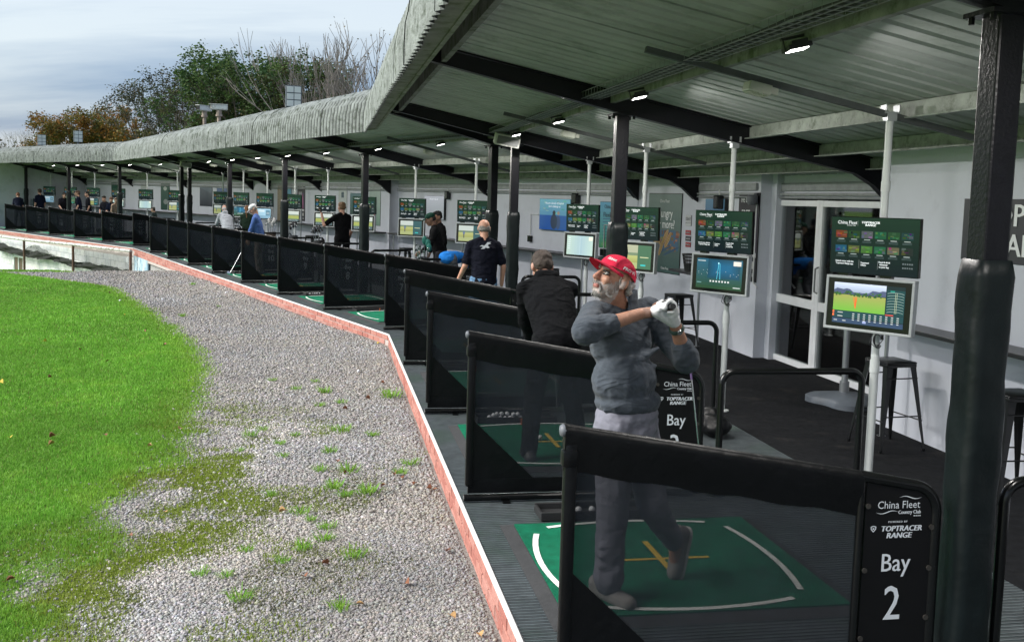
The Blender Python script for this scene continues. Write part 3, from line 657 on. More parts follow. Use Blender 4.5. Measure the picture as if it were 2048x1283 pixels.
def door(u0, u1, label, handle):
    d = thing('glazed_door', label, 'door', S[0].mat(DW, (u0 + u1) / 2, .0)); W_ = u1 - u0; z1 = DZ
    fr_ = MB(); b = .075
    for y in (-W_ / 2 + b / 2, W_ / 2 - b / 2): fr_.box((.0, y, z1 / 2 + .005), (.07, b, z1), bev=.006)
    for z in (b / 2 + .01, .84, z1 - b / 2): fr_.box((.002, 0, z), (.066, W_ - 2 * b, b if z != .84 else .11), bev=.006)
    fr_.build('frame', upvc, d)
    for z0_, z1_ in ((b, .785), (.895, z1 - b)):
        g_ = MB(); g_.box((.0, 0, (z0_ + z1_) / 2), (.012, W_ - 2 * b, z1_ - z0_)); g_.build('pane', glass, d)
    if handle:
        h = MB(); h.tube([(-.03, handle * (W_ / 2 - .05), 1.0), (-.075, handle * (W_ / 2 - .05), 1.02), (-.075, handle * (W_ / 2 - .05), 1.3), (-.03, handle * (W_ / 2 - .05), 1.32)], .011, 8); h.build('handle', mat('handle_grey', (.25, .26, .27), .3, metal=.6), d)
        p = MB(); p.box((-.040, -handle * .02 + handle * .16, 1.0), (.004, .2, .36)); p.build('notice', upvc, d) 
    return d
door(um, ul, 'narrow white framed glass panel beside the entrance door', 0)
door(ur, um - .004, 'white framed glazed entrance door with a paper notice inside', 1)
door(ur - .62, ur - .004, 'white framed glass side panel partly behind the near wall', 0)

# ---- lower storey in white painted blocks below the far bays
lw = thing('lower_wall', 'white painted block wall of the lower storey below the far bays', 'wall')
a, b = K2, K3; t = (b - a).normalized(); nrm = Vector((t.y, -t.x, 0)); ang = math.atan2(t.y, t.x); ln = (b - a).length
blm = [mat('white_block_%d' % i, c, .85, var=.12, vs=4, stain=(.30, .33, .27), sst=3 + i, thr=(.58, .72), bump=.3, bs=60) for i, c in enumerate([(.66, .68, .67), (.60, .63, .63), (.70, .71, .69)])]
bms = []
for i in range(3): q = MB(); q.box((0, 0, 0), (.436, .10, .211), bev=.006); bms.append(q.mesh('block', blm[i]))
for c in range(10):
    z = -.31 - .108 - c * .22; k = 0
    while True:
        p = (.22 if c % 2 else 0) + k * .445 + .22; k += 1
        if p + .2 > ln: break
        if 11.2 < p < 12.6 and -1.9 < z < -.95: continue
        P = a + t * p + nrm * (.06 + rnd.uniform(-.004, .004)); P.z = z; inst('block', bms[rnd.randrange(3)], lw, Matrix.Translation(P) @ Matrix.Rotation(ang, 4, 'Z'))
mb = MB(); mb.box((ln / 2, -.105, -1.4), (ln, .13, 2.4)); mb.build('wall_core', blm[1], lw, M=Matrix.Translation(a) @ Matrix.Rotation(ang, 4, 'Z'))
wn = MB(); 
for x_ in (11.3, 11.9, 12.5): wn.box((x_, -.02, -1.45), (.06, .06, .9))
for z in (-1.88, -1.02): wn.box((11.9, -.02, z), (1.2, .06, .06))
wf = wn.build('window_frame', upvc, lw, M=Matrix.Translation(a) @ Matrix.Rotation(ang, 4, 'Z')); wn = MB(); wn.box((11.9, -.03, -1.45), (1.2, .01, .85)); wn.build('pane', mat('brown_blind', (.12, .08, .06), .4, var=.3), wf)
# faded blue board at the bend
bp0 = K2 + (K1 - K2).normalized() * .05; bp1 = K2 + (K1 - K2).normalized() * 2.6
o = wall_piece(bp1, bp0, -1.6, -.24, 'blue_board', mat('faded_blue', (.25, .40, .50), .8, var=.3, vs=5, stain=(.50, .56, .58), sst=4, thr=(.45, .6)), .05, None); tag(o, 'faded blue painted board under the brick kerb at the bend', 'board')
# pipe rail, rusty posts and safety net in front of the lower wall
VP = -.95
def p3(px): q = S[2].onv(px, VP); return S[2].pt(*q)
rl = thing('pipe_rail', 'dirty white pipe rail on short rusty posts before the lower wall', 'rail')
mb = MB(); mb.tube([p3((-40, 467)), p3((48, 479)), p3((150, 489)), p3((262, 502))], .055, 10); mb.build('pipe', mat('dirty_white_pipe', (.55, .56, .54), .7, var=.3, vs=4, stain=(.2, .17, .14), sst=6), rl, 40)
rust = mat('rusty_steel', (.12, .07, .05), .9, var=.4, vs=15)
for a_, b_ in (((48, 481), (49, 545)), ((146, 491), (146, 552)), ((261, 503), (258, 552))):
    mb = MB(); A, B = p3(a_), p3(b_); B = Vector((A.x, A.y, B.z)); mb.tube([A, B], .05, 8); mb.build('post', rust, rl)
netm = mat('dark_net', (.012, .015, .011), .95, var=.5, vs=30)
paln = mat('pale_net', (.06, .07, .07), .95, var=.4, vs=20, alpha=.4)
def net(px_top, px_bot, name, m_, label, rows=6, amp=.05):
    mb = MB(); vs = []; n = len(px_top); sub = 8; cols = (n - 1) * sub + 1
    for r_ in range(rows + 1):
        f = r_ / rows
        for c in range(cols):
            i = min(c // sub, n - 2); g_ = c / sub - i
            tp = Vector(px_top[i]).lerp(Vector(px_top[i + 1]), g_); bt = Vector(px_bot[i]).lerp(Vector(px_bot[i + 1]), g_); p = tp.lerp(bt, f)
            q = S[2].onv(p, VP + .1); P = S[2].pt(*q); P += Vector((rnd.uniform(-1, 1), rnd.uniform(-1, 1), rnd.uniform(-1, 1))) * amp * .6 + S[2].n * amp * math.sin(c * .9 + r_); vs.append(P)
    fs = [(r_ * cols + c, r_ * cols + c + 1, (r_ + 1) * cols + c + 1, (r_ + 1) * cols + c) for r_ in range(rows) for c in range(cols - 1)]
    mb.add(vs, fs); o = mb.build(name, m_, None, 'all'); return tag(o, label, 'net')
net([(-20, 480), (0, 485), (40, 499), (75, 502), (105, 511), (150, 521), (205, 530), (262, 541)], [(-20, 497), (0, 501), (40, 511), (75, 518), (108, 521), (140, 532), (200, 543), (262, 547)], 'rolled_net', netm, 'dark rolled safety net sagging along the white block wall')
net([(148, 491), (180, 497), (220, 502), (256, 507)], [(148, 520), (180, 528), (220, 536), (256, 541)], 'hung_net', paln, 'thin see-through net hung between rusty posts')
sp_ = net([(60, 492), (75, 490), (95, 503), (110, 512)], [(48, 499), (70, 507), (95, 512), (110, 514)], 'net_heap', mat('net_heap', (.06, .07, .06), .95, var=.5, vs=30, alpha=.6), 'tangled net heap lying against the pipe rail')
NW_ = ['Two', 'Three', 'Four', 'Five', 'Six', 'Seven', 'Eight', 'Nine', 'Ten', 'Eleven', 'Twelve', 'Thirteen', 'Fourteen', 'Fifteen', 'Sixteen', 'Seventeen', 'Eighteen', 'Nineteen', 'Twenty', 'TwentyOne']
# ================================================================== BAY DIVIDERS
vinyl = mat('black_vinyl', (.0026, .003, .004), .42, var=.3, vs=9, bump=.3, bs=14, spec=.28, bdist=.02)
meshm = mat('divider_mesh', (.020, .025, .032), .8, var=.25, vs=6, alpha=.67, spec=.2)
tubem = mat('black_tube', (.004, .0045, .005), .25, var=.2, spec=.5, stain=(.09, .045, .03), sst=14, thr=(.70, .76))
signm = mat('sign_black', (.004, .004, .005), .45, var=.1, spec=.3)
whitel = mat('white_lettering', (.68, .72, .78), .6, var=.03)
capm = mat('pale_plastic', (.13, .14, .16), .5, var=.1)
boltm = mat('dull_bolt', (.07, .065, .06), .5, metal=.5)
def zt_(v): return 1.168 - .169 * v
def div_meshes():
    r = {}
    mb = MB()                                   # top sleeve: soft vinyl folded over a tube
    n = 14; rows = []
    for i in range(n + 1):
        v = 1.30 * i / n; z = zt_(v); sag = .006 * math.sin(i * 2.1); bz = z - .19 + .006 * math.sin(i * 1.7)
        sec = [(-.004, bz), (-.016, z - .10 + sag), (-.026, z - .035), (-.022, z - .008), (0, z + .002), (.022, z - .008), (.026, z - .035), (.016, z - .10), (.004, bz)]
        rows.append([(v + (0 if 0 < i < n else 0), y, zz) for y, zz in sec])
    k = len(rows[0]); vs = [p for r_ in rows for p in r_]
    fs = [(i * k + j, (i + 1) * k + j, (i + 1) * k + j + 1, i * k + j + 1) for i in range(n) for j in range(k - 1)] + [tuple(range(k)), tuple(range(n * k + k - 1, n * k - 1, -1))]
    mb.add(vs, fs); r['top_sleeve'] = mb.mesh('top_sleeve', vinyl, 60)
    mb = MB(); mb.lathe([(0, 0), (.025, 0), (.026, .010), (.02, .02), (0, .024)], 14, M=Matrix.Translation((.004, 0, zt_(0) - .027)) @ Matrix.Rotation(-pi / 2, 4, 'Y')); r['end_cap'] = mb.mesh('end_cap', capm, 50)
    mb = MB(); mb.box((.028, 0, .60), (.052, .046, .98), bev=.012); mb.box((.024, 0, 1.03), (.062, .056, .07), bev=.01); r['front_sleeve'] = mb.mesh('front_sleeve', vinyl, 40)
    mb = MB(); mb.prism([(.05, .125), (1.295, .125), (1.295, zt_(1.295) - .18), (.05, zt_(.05) - .18)], 1, -.0012, .0012)
    me = mb.mesh('mesh_panel', meshm); r['mesh_panel'] = me
    mb = MB(); mb.prism([(.045, .555), (.055, .555), (.50, .13), (.045, .13)], 1, -.006, .006); r['corner_gusset'] = mb.mesh('corner_gusset', vinyl)
    mb = MB(); n = 20; vs = []; 
    for i in range(n + 1):
        v = .02 + 1.28 * i / n; w_ = .004 * math.sin(i * 1.3)
        vs += [(v, -.008 + w_, .062), (v, -.011 + w_, .10), (v, -.008, .16), (v, .008, .16), (v, .011 + w_, .10), (v, .008 + w_, .062)]
    fs = [(i * 6 + j, (i + 1) * 6 + j, (i + 1) * 6 + (j + 1) % 6, i * 6 + (j + 1) % 6) for i in range(n) for j in range(6)] + [(0, 1, 2, 3, 4, 5), tuple(range(n * 6 + 5, n * 6 - 1, -1))]
    mb.add(vs, fs); r['bottom_band'] = mb.mesh('bottom_band', vinyl, 40)
    mb = MB(); mb.tube([(-.005, 0, .030), (1.67, 0, .030)], .024, 12)
    for v in (.28, 1.1): mb.box((v, -.035, .008), (.05, .06, .012)); mb.box((v, .035, .008), (.05, .06, .012))
    r['bottom_tube'] = mb.mesh('bottom_tube', tubem, 40)
    mb = MB(); pts = [(1.30, 0, .03), (1.30, 0, zt_(1.30) - .02)]; mb.tube(pts, .018, 10)
    c = (1.53, zt_(1.53) - .15); hoop = [(1.29, 0, zt_(1.29) - .022), (1.45, 0, zt_(1.45) - .024)] + [(1.53 + .125 * math.sin(a), 0, zt_(1.53) - .155 + .128 * math.cos(a)) for a in [R(10 + 80 * i / 8) for i in range(9)]] + [(1.658, 0, .03)]
    mb.tube(hoop, .025, 12); r['sign_frame'] = mb.mesh('sign_frame', tubem, 50)
    poly = [(1.32, .09), (1.635, .09), (1.635, .74)] + [(1.53 + .10 * math.cos(a), .76 + .10 * math.sin(a)) for a in [R(10 + 70 * i / 5) for i in range(6)]] + [(1.42, .885), (1.32, .90)]
    mb = MB(); mb.prism(poly, 1, -.010, .010); r['sign'] = mb.mesh('sign', signm)
    mb = MB(); mb.lathe([(0, -.006), (.011, -.004), (.012, .004), (0, .004)], 8, M=Matrix.Rotation(pi / 2, 4, 'X')); r['bolt'] = mb.mesh('bolt', boltm); mb = MB()
    mb = MB(); M_ = Matrix.Translation((0, -.0135, 0)); x0 = 1.472
    add_text(mb, 'China Fleet', .047, x0, .800, M_, .92); add_text(mb, 'Country Club', .023, x0 + .052, .768, M_, .82, bold=.0006)
    for q in range(4): mb.box((x0 + .075 + q * .009, 0, .7515), (.005, .0006, .005), M_)
    for (xa, xb, zc, sgn) in ((x0 + .0, x0 + .105, .832, 1), (x0 - .105, x0 + .0, .770, -1)):
        nn = 14; up = []; dn = []
        for i in range(nn + 1):
            t = i / nn; xx = xa + (xb - xa) * t; zz = zc + .006 * math.sin(t * 2 * pi) * sgn; th = .0042 * math.sin(pi * min(max(t, .02), .98)); up.append((xx, 0, zz + th / 2)); dn.append((xx, 0, zz - th / 2))
        for i in range(nn): mb.quad(dn[i], dn[i + 1], up[i + 1], up[i], M_)
    r['club_logo'] = mb.mesh('club_logo', whitel); mb = MB()
    add_text(mb, 'POWERED BY', .0115, x0, .727, M_, 1.0, bold=.0005, space=1.35); r['powered_line'] = mb.mesh('powered_line', whitel); mb = MB()
    add_text(mb, 'TOPTRACER', .034, x0 + .018, .697, M_, 1.0, bold=.0016, shear=.18); add_text(mb, 'RANGE', .034, x0 + .008, .667, M_, 1.05, bold=.0016, shear=.18)
    r['range_logo'] = mb.mesh('range_logo', whitel); mb = MB()
    sh_ = [(-.125, .709), (-.112, .713), (-.099, .709), (-.100, .697), (-.112, .684), (-.124, .697)]
    ins = [(-.121, .706), (-.112, .709), (-.103, .706), (-.104, .698), (-.112, .689), (-.120, .698)]
    for i in range(6):
        a_, b_, c_, d_ = sh_[i], sh_[(i + 1) % 6], ins[(i + 1) % 6], ins[i]; mb.quad(*[(x0 + p[0], 0, p[1]) for p in (a_, b_, c_, d_)], M_)
    mb.quad(*[(x0 - .112 + a, 0, .699 + b) for a, b in ((-.004, -.003), (.004, -.003), (.004, .004), (-.004, .004))], M_)
    r['shield_mark'] = mb.mesh('shield_mark', whitel); mb = MB(); add_text(mb, 'Bay', .112, x0, .545, M_, .88, bold=.001); r['bay_word'] = mb.mesh('bay_word', whitel); return r
DM = div_meshes()
ORD = ['first', 'second', 'third', 'fourth']
def divider(s, u, num, label, first=False):
    d = thing('bay_divider', label, 'divider', S[s].mat(0, u), 'bay dividers along the range')
    for k in ('top_sleeve', 'end_cap', 'front_sleeve', 'mesh_panel', 'corner_gusset', 'bottom_band', 'bottom_tube', 'sign_frame'): inst(k, DM[k], d)
    sg = inst('sign', DM['sign'], d); [inst('bolt', DM['bolt'], sg, Matrix.Translation((x_, -.016, z_))) for x_, z_ in ((1.328, .80), (1.328, .52), (1.328, .22), (1.630, .70), (1.630, .52), (1.630, .30))]; [inst(k, DM[k], sg) for k in ('club_logo', 'powered_line', 'range_logo', 'shield_mark', 'bay_word')]
    mb = MB(); add_text(mb, str(num), .215, 1.468, .362, Matrix.Translation((0, -.0135, 0)), .80, bold=.0015); mb.build('number', whitel, sg); return d
DV = [(0, i * BAY) for i in range(4)] + [(1, i * BAY) for i in range(8)] + [(2, i * BAY) for i in range(6)]
for i, (s, u) in enumerate(DV):
    n = i + 2
    divider(s, u, n, f'black mesh bay divider whose sign reads Bay {NW_[i]}' + (', last before the end wall' if n == 19 else ''))

# ================================================================== HITTING MATS
rubb = mat('mat_rubber', (.030, .031, .033), .85, var=.25, vs=40, bump=.3, bs=250)
turf = mat('green_turf', (.004, .155, .08), .9, var=.3, vs=7, bump=.8, bs=420, spec=.2, stain=(.005, .115, .062), sst=3, thr=(.55, .75))
wline = mat('white_turf_line', (.70, .72, .70), .9, var=.12, vs=60); yline = mat('yellow_turf_line', (.55, .38, .04), .9, var=.15, vs=60)
mats_ = {}
mb = MB(); h_ = .75
out = [(-.83, -.72), (.83, -.72), (.83, .76), (-.83, .76)]
mb.add([(-.83, -.78, .002), (.83, -.78, .002), (.83, .78, .002), (-.83, .78, .002), (-.755, -.70, .024), (.755, -.70, .024), (.755, .705, .024), (-.755, .705, .024)], [(4, 5, 6, 7), (0, 1, 5, 4), (1, 2, 6, 5), (2, 3, 7, 6), (3, 0, 4, 7), (3, 2, 1, 0)]); mats_['rubber_base'] = mb.mesh('rubber_base', rubb)
mb = MB(); mb.box((0, 0, .020), (1.50, 1.40, .026)); mats_['turf'] = mb.mesh('turf', turf)
def band(pts, w_, z):
    mb = MB(); P = [Vector((*p, z)) for p in pts]; l, r = [], []
    for i, p in enumerate(P):
        t = (P[min(i + 1, len(P) - 1)] - P[max(i - 1, 0)]).normalized(); nn = Vector((-t.y, t.x, 0)) * w_ / 2; l.append(p + nn); r.append(p - nn)
    for i in range(len(P) - 1): mb.quad(r[i], r[i + 1], l[i + 1], l[i])
    return mb
def bow(a, b, bulge, n=10):
    a, b = Vector(a), Vector(b); t = b - a; nn = Vector((t.y, -t.x)).normalized(); return [a + t * i / n + nn * bulge * 4 * (i / n) * (1 - i / n) for i in range(n + 1)]
mats_['line'] = [band(bow(a, b, g_), .034, .0365).mesh('line', wline) for a, b, g_ in (((-.65, .50), (-.66, -.46), .07), ((.57, -.50), (.57, .52), .06), ((-.55, -.60), (.48, -.60), .075), ((.47, .615), (-.56, .61), .07))]
mats_['cross'] = [band([(-.26, .017), (.26, .017)], .03, .0365).mesh('cross_line', yline), band([(-.033, .30), (-.033, -.19)], .036, .038).mesh('cross_line', yline)]
balls_me = MB(); balls_me.ell((0, 0, 0), (.0213,) * 3, None, 14, 10); ballm = mat('golf_ball', (.75, .77, .80), .35, var=.04, vs=30, bump=.3, bs=350); ball_me = balls_me.mesh('golf_ball', ballm, 'all')
def ball(P, label, group=None): return tag(inst('golf_ball', ball_me, None, Matrix.Translation(P)), label, 'golf ball', group)
traym = mat('tray_black', (.022, .023, .024), .5, var=.2)
tr = MB()
L2, W2 = .36, .10
for (a, b, z0, z1, w_) in (((-L2, -W2), (L2, -W2), 0, .06, .02), ((-L2, W2), (L2, W2), 0, .06, .02), ((-L2, -W2), (-L2, W2), 0, .05, .02), ((L2, -W2), (L2, W2), 0, .05, .02)):
    c = ((a[0] + b[0]) / 2, (a[1] + b[1]) / 2, (z0 + z1) / 2); tr.box(c, (abs(b[0] - a[0]) + w_, abs(b[1] - a[1]) + w_ * .8, z1 - z0), bev=.006)
tr.box((0, 0, .012), (2 * L2, 2 * W2, .012)); tray_me = tr.mesh('ball_tray', traym)
teem = mat('orange_tee', (.65, .12, .03), .5, var=.05); tm_ = MB(); tm_.lathe([(0, 0), (.009, 0), (.006, .012), (.006, .04), (.011, .052), (0, .05)], 10); tee_me = tm_.mesh('rubber_tee', teem, 40)
for i, (s, u) in enumerate(DV):
    uc = u + 1.46; n = i + 2
    if s == 0 and i == 3: uc = u + 1.30
    mt = thing('hitting_mat', f'green turf hitting mat with white arcs just beyond the Bay {NW_[i]} divider', 'mat', S[s].mat(.985, uc), 'hitting mats in the bays')
    inst('rubber_base', mats_['rubber_base'], mt); tf = inst('turf', mats_['turf'], mt)
    for me in mats_['line']: inst('line', me, tf)
    for me in mats_['cross']: inst('cross_line', me, tf)
    inst('rubber_tee', tee_me, mt, Matrix.Translation((-.18, .66, .03)))
    if i < 14: o = inst('ball_tray', tray_me, None, S[s].mat(.80, uc + .92 if s == 0 else uc + .90, .004)); tag(o, f'black ball tray at the far edge of the mat beyond Bay {NW_[i]} divider', 'tray', 'ball trays')
for k in range(2): ball(S[0].pt(.705 + .09 * k, 2.385, .040), 'white golf ball in the tray beside the golfer in the red cap', 'two balls in the tray')
c0 = S[0].pt(.72, 5.11, .04)
for k in range(13):
    a = k % 7; lay = k // 7; ball(S[0].pt(.56 + a * .047 + lay * .025 + rnd.uniform(-.008, .008), 5.11 + rnd.uniform(-.035, .035), .040 + lay * .03), 'golf ball in the heaped tray by the bending man in black', 'heap of balls in the tray')
ball(S[0].pt(.85, 4.27, .058), 'single golf ball teed up in front of the bending man in black')
for k in range(5): ball(S[1].pt(.55 + k * .05, BAY + 1.46 + .90 + rnd.uniform(-.04, .04), .04), 'golf ball in the tray beyond the Bay 7 divider', 'balls beyond Bay 7')
for px in ((240, 603), (325, 599), (452, 586), (717, 743)): 
    P = onz(px, GZ + .02); P.z = float(gz(P.x, P.y)) + .024; ball(P, 'stray golf ball lying on the gravel path', 'stray balls on the gravel')
P = onz((249, 603), GZ + .02); P.z = float(gz(P.x, P.y)) + .03

# ================================================================== SCREEN STANDS
polem = mat('white_pole', (.62, .65, .65), .45, var=.08, vs=8, stain=(.35, .37, .36), sst=12, thr=(.65, .8)); silv = mat('silver_bezel', (.46, .48, .50), .4, metal=.35, var=.05); blk = mat('gloss_black', (.005, .006, .007), .18, var=.1, spec=.5)
prt = mat('screen_print', vcol='Col', rough=.25, var=0, spec=.4, emit='src', es=.16)
wtx = mat('screen_text', (.75, .78, .8), .4, var=0, emit=(.75, .78, .8), es=.2)
def rect(mb, x0, z0, x1, z1, col, y=0, col2=None):
    mb.col = col
    mb.quad((x0, y, z0), (x1, y, z0), (x1, y, z1), (x0, y, z1))
def upper_print(seed, rich):
    r_ = random.Random(seed); mb = MB(); W_, H_ = .325, .2
    for k in range(10): f = k / 9; rect(mb, -W_, -H_ + .04 * k, W_, -H_ + .04 * (k + 1), (.003 + .002 * f, .007 + .014 * f, .013 + .001 * f))
    tiles = [(.30, .07, .03), (.03, .09, .03), (.16, .18, .2), (.02, .16, .08), (.03, .12, .05), (.02, .08, .09), (.02, .16, .3), (.16, .2, .06), (.1, .28, .06), (.03, .2, .10), (.22, .2, .12), (.03, .04, .045)]
    for row in range(2):
        for c in range(6):
            x0 = -.29 + c * .098; z0 = .055 - row * .105; b = tuple(q * .40 for q in tiles[row * 6 + c]); rect(mb, x0, z0, x0 + .085, z0 + .05, b, -.0004)
            for q in range(7 if rich else 3):
                xa = x0 + r_.random() * .06; za = z0 + r_.random() * .035; t = [min(1, max(.003, ch * r_.uniform(.3, 2.0) + r_.uniform(-.02, .05))) for ch in b]; rect(mb, xa, za, xa + .012 + r_.random() * .02, za + .006 + r_.random() * .012, t, -.0006 - q * .0001)
            rect(mb, x0 + .02, z0 - .014, x0 + .065, z0 - .008, (.28, .32, .32), -.0004)
            for q in range(2): rect(mb, x0 + .008, z0 - .024 - q * .008, x0 + .075, z0 - .021 - q * .008, (.06, .085, .09), -.0004)
    rect(mb, -.105, -.16, -.104, -.10, (.4, .42, .42), -.0004); rect(mb, .035, -.16, .036, -.10, (.4, .42, .42), -.0004); rect(mb, -.125, .14, -.124, .18, (.3, .33, .33), -.0004)
    for q in range(10): rect(mb, .215 + (q % 5) * .016, -.115 - (q // 5) * .028, .225 + (q % 5) * .016, -.105 - (q // 5) * .028, (.13, .15, .16), -.0004)
    return mb.mesh('print', prt)
def upper_text():
    mb = MB(); M_ = Matrix.Translation((0, -.0022, 0))
    add_text(mb, 'China Fleet', .034, -.205, .162, M_, .95); add_text(mb, 'Country Club', .012, -.175, .143, M_); add_text(mb, 'TOPTRACER', .022, -.03, .166, M_, 1.1, bold=.001, shear=.15); add_text(mb, 'RANGE', .022, -.03, .148, M_, 1.1, bold=.001, shear=.15)
    for t, x_, z in (('Unlock more with the', -.215, -.115), ('Toptracer Range app', -.215, -.132), ('Toptracer', -.06, -.12), ("FAQ's", -.07, -.137), ('Food & drink', .085, -.108), ('delivered', .078, -.125), ('to your bay', .083, -.142)): add_text(mb, t, .0165, x_, z, M_, .95, bold=.0005)
    return mb.mesh('print_text', wtx)
UPR = [upper_print(1, True), upper_print(2, False)]; UPT = upper_text()
def lower_print(kind):
    mb = MB(); W_, H_ = .265, .145; r_ = random.Random(kind)
    def rc(x0, z0, x1, z1, c, k=0): rect(mb, x0 * W_, z0 * H_, x1 * W_, z1 * H_, c, -.0004 * k)
    rc(-1, -1, 1, 1, (.008, .02, .024))
    if kind == 0:
        for k in range(6): rc(-1, .55 + .075 * k, .48, .625 + .075 * k, (.30 + .05 * k, .36 + .05 * k, .48 + .06 * k), 1)
        mb.col = (.07, .09, .17); vs = [(-1, .45)]
        for i in range(17): x_ = -1 + 1.48 * i / 16; vs.append((x_, .62 + .10 * math.sin(i * .55) + .05 * math.sin(i * 1.7)))
        vs.append((.48, .45)); mb.add([(a * W_, -.0009, b * H_) for a, b in vs], [list(range(len(vs)))])
        for i in range(60): x_ = -1 + 1.44 * r_.random(); z = .34 + .2 * r_.random(); rc(x_, z, x_ + .05, z + .07, (.02 + .03 * r_.random(), .07 + .07 * r_.random(), .03), 3)
        for k in range(8): rc(-1, -.38 + .1 * k, .48, -.28 + .1 * k, (.15 + .02 * k, .38 - .01 * k, .05 + .005 * k), 2)
        mb.col = (.75, .12, .03)
        for dx_ in (-.05, -.02, .0, .02): mb.add([(a * W_, -.0018, b * H_) for a, b in ((-.36, -.24), (-.345, -.24), (-.345 + dx_ * 1.5, .32), (-.36 + dx_ * 1.5, .34))], [(0, 1, 2, 3)])
        rc(.5, -.38, 1, .82, (.01, .05, .055), 1)
        mb.col = (.35, .45, .42)
        for k in range(8):
            pts = [(.75 + .24 * math.sin(a) , -.30 + .13 * k + .08 * math.cos(a)) for a in [R(-70 + 14 * q) for q in range(11)]]
            for q in range(10): (xa, za), (xb, zb) = pts[q], pts[q + 1]; mb.add([(xa * W_, -.001, za * H_), (xb * W_, -.001, zb * H_), (xb * W_, -.001, (zb + .016) * H_), (xa * W_, -.001, (za + .016) * H_)], [(0, 1, 2, 3)])
        rc(.74, -.3, .75, .7, (.4, .45, .3), 3); rc(.78, -.3, .79, .7, (.4, .45, .3), 3); rc(.5, -.42, .72, -.36, (.5, .06, .05), 4); rc(.6, .72, .72, .79, (.02, .25, .2), 4)
        rc(-1, -.72, 1, -.40, (.012, .05, .06), 3)
        for c in range(9):
            for w_ in range(4): rc(-.42 + c * .155, -.52 - w_ * .1, -.36 + c * .155, -.48 - w_ * .1, (.5, .53, .53), 5)
        rc(-1, -.52, -.95, -.40, (.75, .14, .05), 5); rc(-1, -.68, -.95, -.56, (.75, .14, .05), 5); rc(-.85, -.5, -.7, -.46, (.5, .5, .5), 5); rc(-.85, -.68, -.7, -.64, (.5, .5, .5), 5)
        rc(-1, -1, 1, -.76, (.03, .055, .11), 4); rc(-.12, -.92, -.02, -.83, (.3, .35, .6), 5); rc(-.95, -.9, -.85, -.85, (.4, .42, .45), 5); rc(-.7, -.9, -.6, -.85, (.4, .42, .45), 5)
    elif kind == 1:
        for k in range(10): rc(-1, -1 + .2 * k, 1, -.8 + .2 * k, (.02, .06 + .004 * k, .03 + .014 * k), 1)
        for k in range(6): rc(-.5 + .08 * k, -.3 + .1 * k, .9 - .08 * k, 1 - .08 * k, (.012, .06 + .008 * k, .10 + .02 * k), 2 + k)
        mb.col = (.10, .50, .65)
        for x0, x1 in ((-.08, -.02), (.06, .03)): mb.add([(a * W_, -.0042, b * H_) for a, b in ((x0 - .01, -.35), (x0 + .012, -.35), (x1 + .012, .72), (x1 - .008, .72))], [(0, 1, 2, 3)])
        rc(-.05, .68, .0, .78, (.4, .8, .9), 12); rc(.62, .62, .95, .92, (.65, .6, .55), 12)
        for k in range(7): rc(-.38 + .13 * k, -.55, -.31 + .13 * k, -.44, (.6, .62, .62), 12)
        for k in range(16): x_ = -.95 + 1.9 * r_.random(); z = -.1 + .35 * r_.random(); rc(x_, z, x_ + .02, z + .035, (.5, .55, .55), 12)
        rc(-.95, .82, -.6, .87, (.5, .55, .55), 12); rc(.65, -.86, .95, -.8, (.5, .55, .55), 12); rc(-.95, -.66, -.75, -.6, (.15, .3, .3), 12)
    elif kind in (2, 4, 6):
        rc(-1, .25, 1, 1, (.42, .46, .44) if kind != 2 else (.33, .34, .24), 1); rc(-1, .1, 1, .35, (.14, .19, .12), 2)
        for k in range(6): rc(-1, -.5 + .1 * k, 1, -.4 + .1 * k, (.26 + .02 * k, .27 + .02 * k, .09 + .01 * k) if kind != 4 else (.22 + .015 * k, .29, .08), 3)
        if kind == 4: rc(-1, -1, 1, -.5, (.06, .09, .10), 4); [rc(-.9 + .2 * k, -.8, -.82 + .2 * k, -.72, (.4, .42, .4), 5) for k in range(9)]
        else:
            rc(-1, -1, 1, -.5, (.30, .33, .15), 4); rc(.2, -1, 1, 1, (.05, .12, .07) if kind == 2 else (.03, .08, .09), 5); rc(.35, -.05, .85, .02, (.5, .5, .3), 6); rc(.4, -.75, .7, -.62, (.03, .4, .4), 6)
            rc(-.6, -.6, -.52, .3, (.06, .07, .08), 6); rc(-.64, -.1, -.48, .2, (.10, .14, .25), 7)
    elif kind == 3:
        for k in range(10): rc(-1 + .2 * k, -1, -.8 + .2 * k, 1, (.30 + .02 * abs(5 - k), .42 + .02 * abs(5 - k), .47), 1)
        rc(.02, -.9, .03, .9, (.6, .7, .7), 2); rc(.68, .55, .96, .9, (.72, .68, .55), 2)
        for k in range(6): rc(-.92, .7 - .22 * k, -.72, .76 - .22 * k, (.6, .68, .7), 2)
    else:
        rc(-1, -1, 1, 1, (.30, .48, .60), 1); rc(-1, -1, 1, -.4, (.20, .34, .45), 2); rc(.3, -.4, .9, .7, (.08, .18, .26), 2); rc(-.8, .3, .1, .8, (.5, .6, .66), 2); rc(.4, .2, .8, .28, (.55, .6, .6), 3); rc(.4, -.1, .8, -.02, (.55, .6, .6), 3)
    return mb.mesh('picture', prt)
LPR = [lower_print(k) for k in range(7)]
up_bx = MB(); up_bx.box((0, .02, 0), (.66, .04, .41), bev=.005); UPB = up_bx.mesh('upper_screen', blk)
lb = MB(); lb.box((0, .03, .185), (.66, .06, .02), bev=.004); lb.box((0, .03, -.185), (.66, .06, .02), bev=.004); lb.box((-.32, .03, 0), (.02, .06, .352), bev=.004); lb.box((.32, .03, 0), (.02, .06, .352), bev=.004); lb.box((0, .045, 0), (.64, .04, .37)); LBZ = lb.mesh('lower_screen', silv)
lg = MB(); lg.box((0, .014, 0), (.622, .012, .352)); LGL = lg.mesh('glass_front', blk)
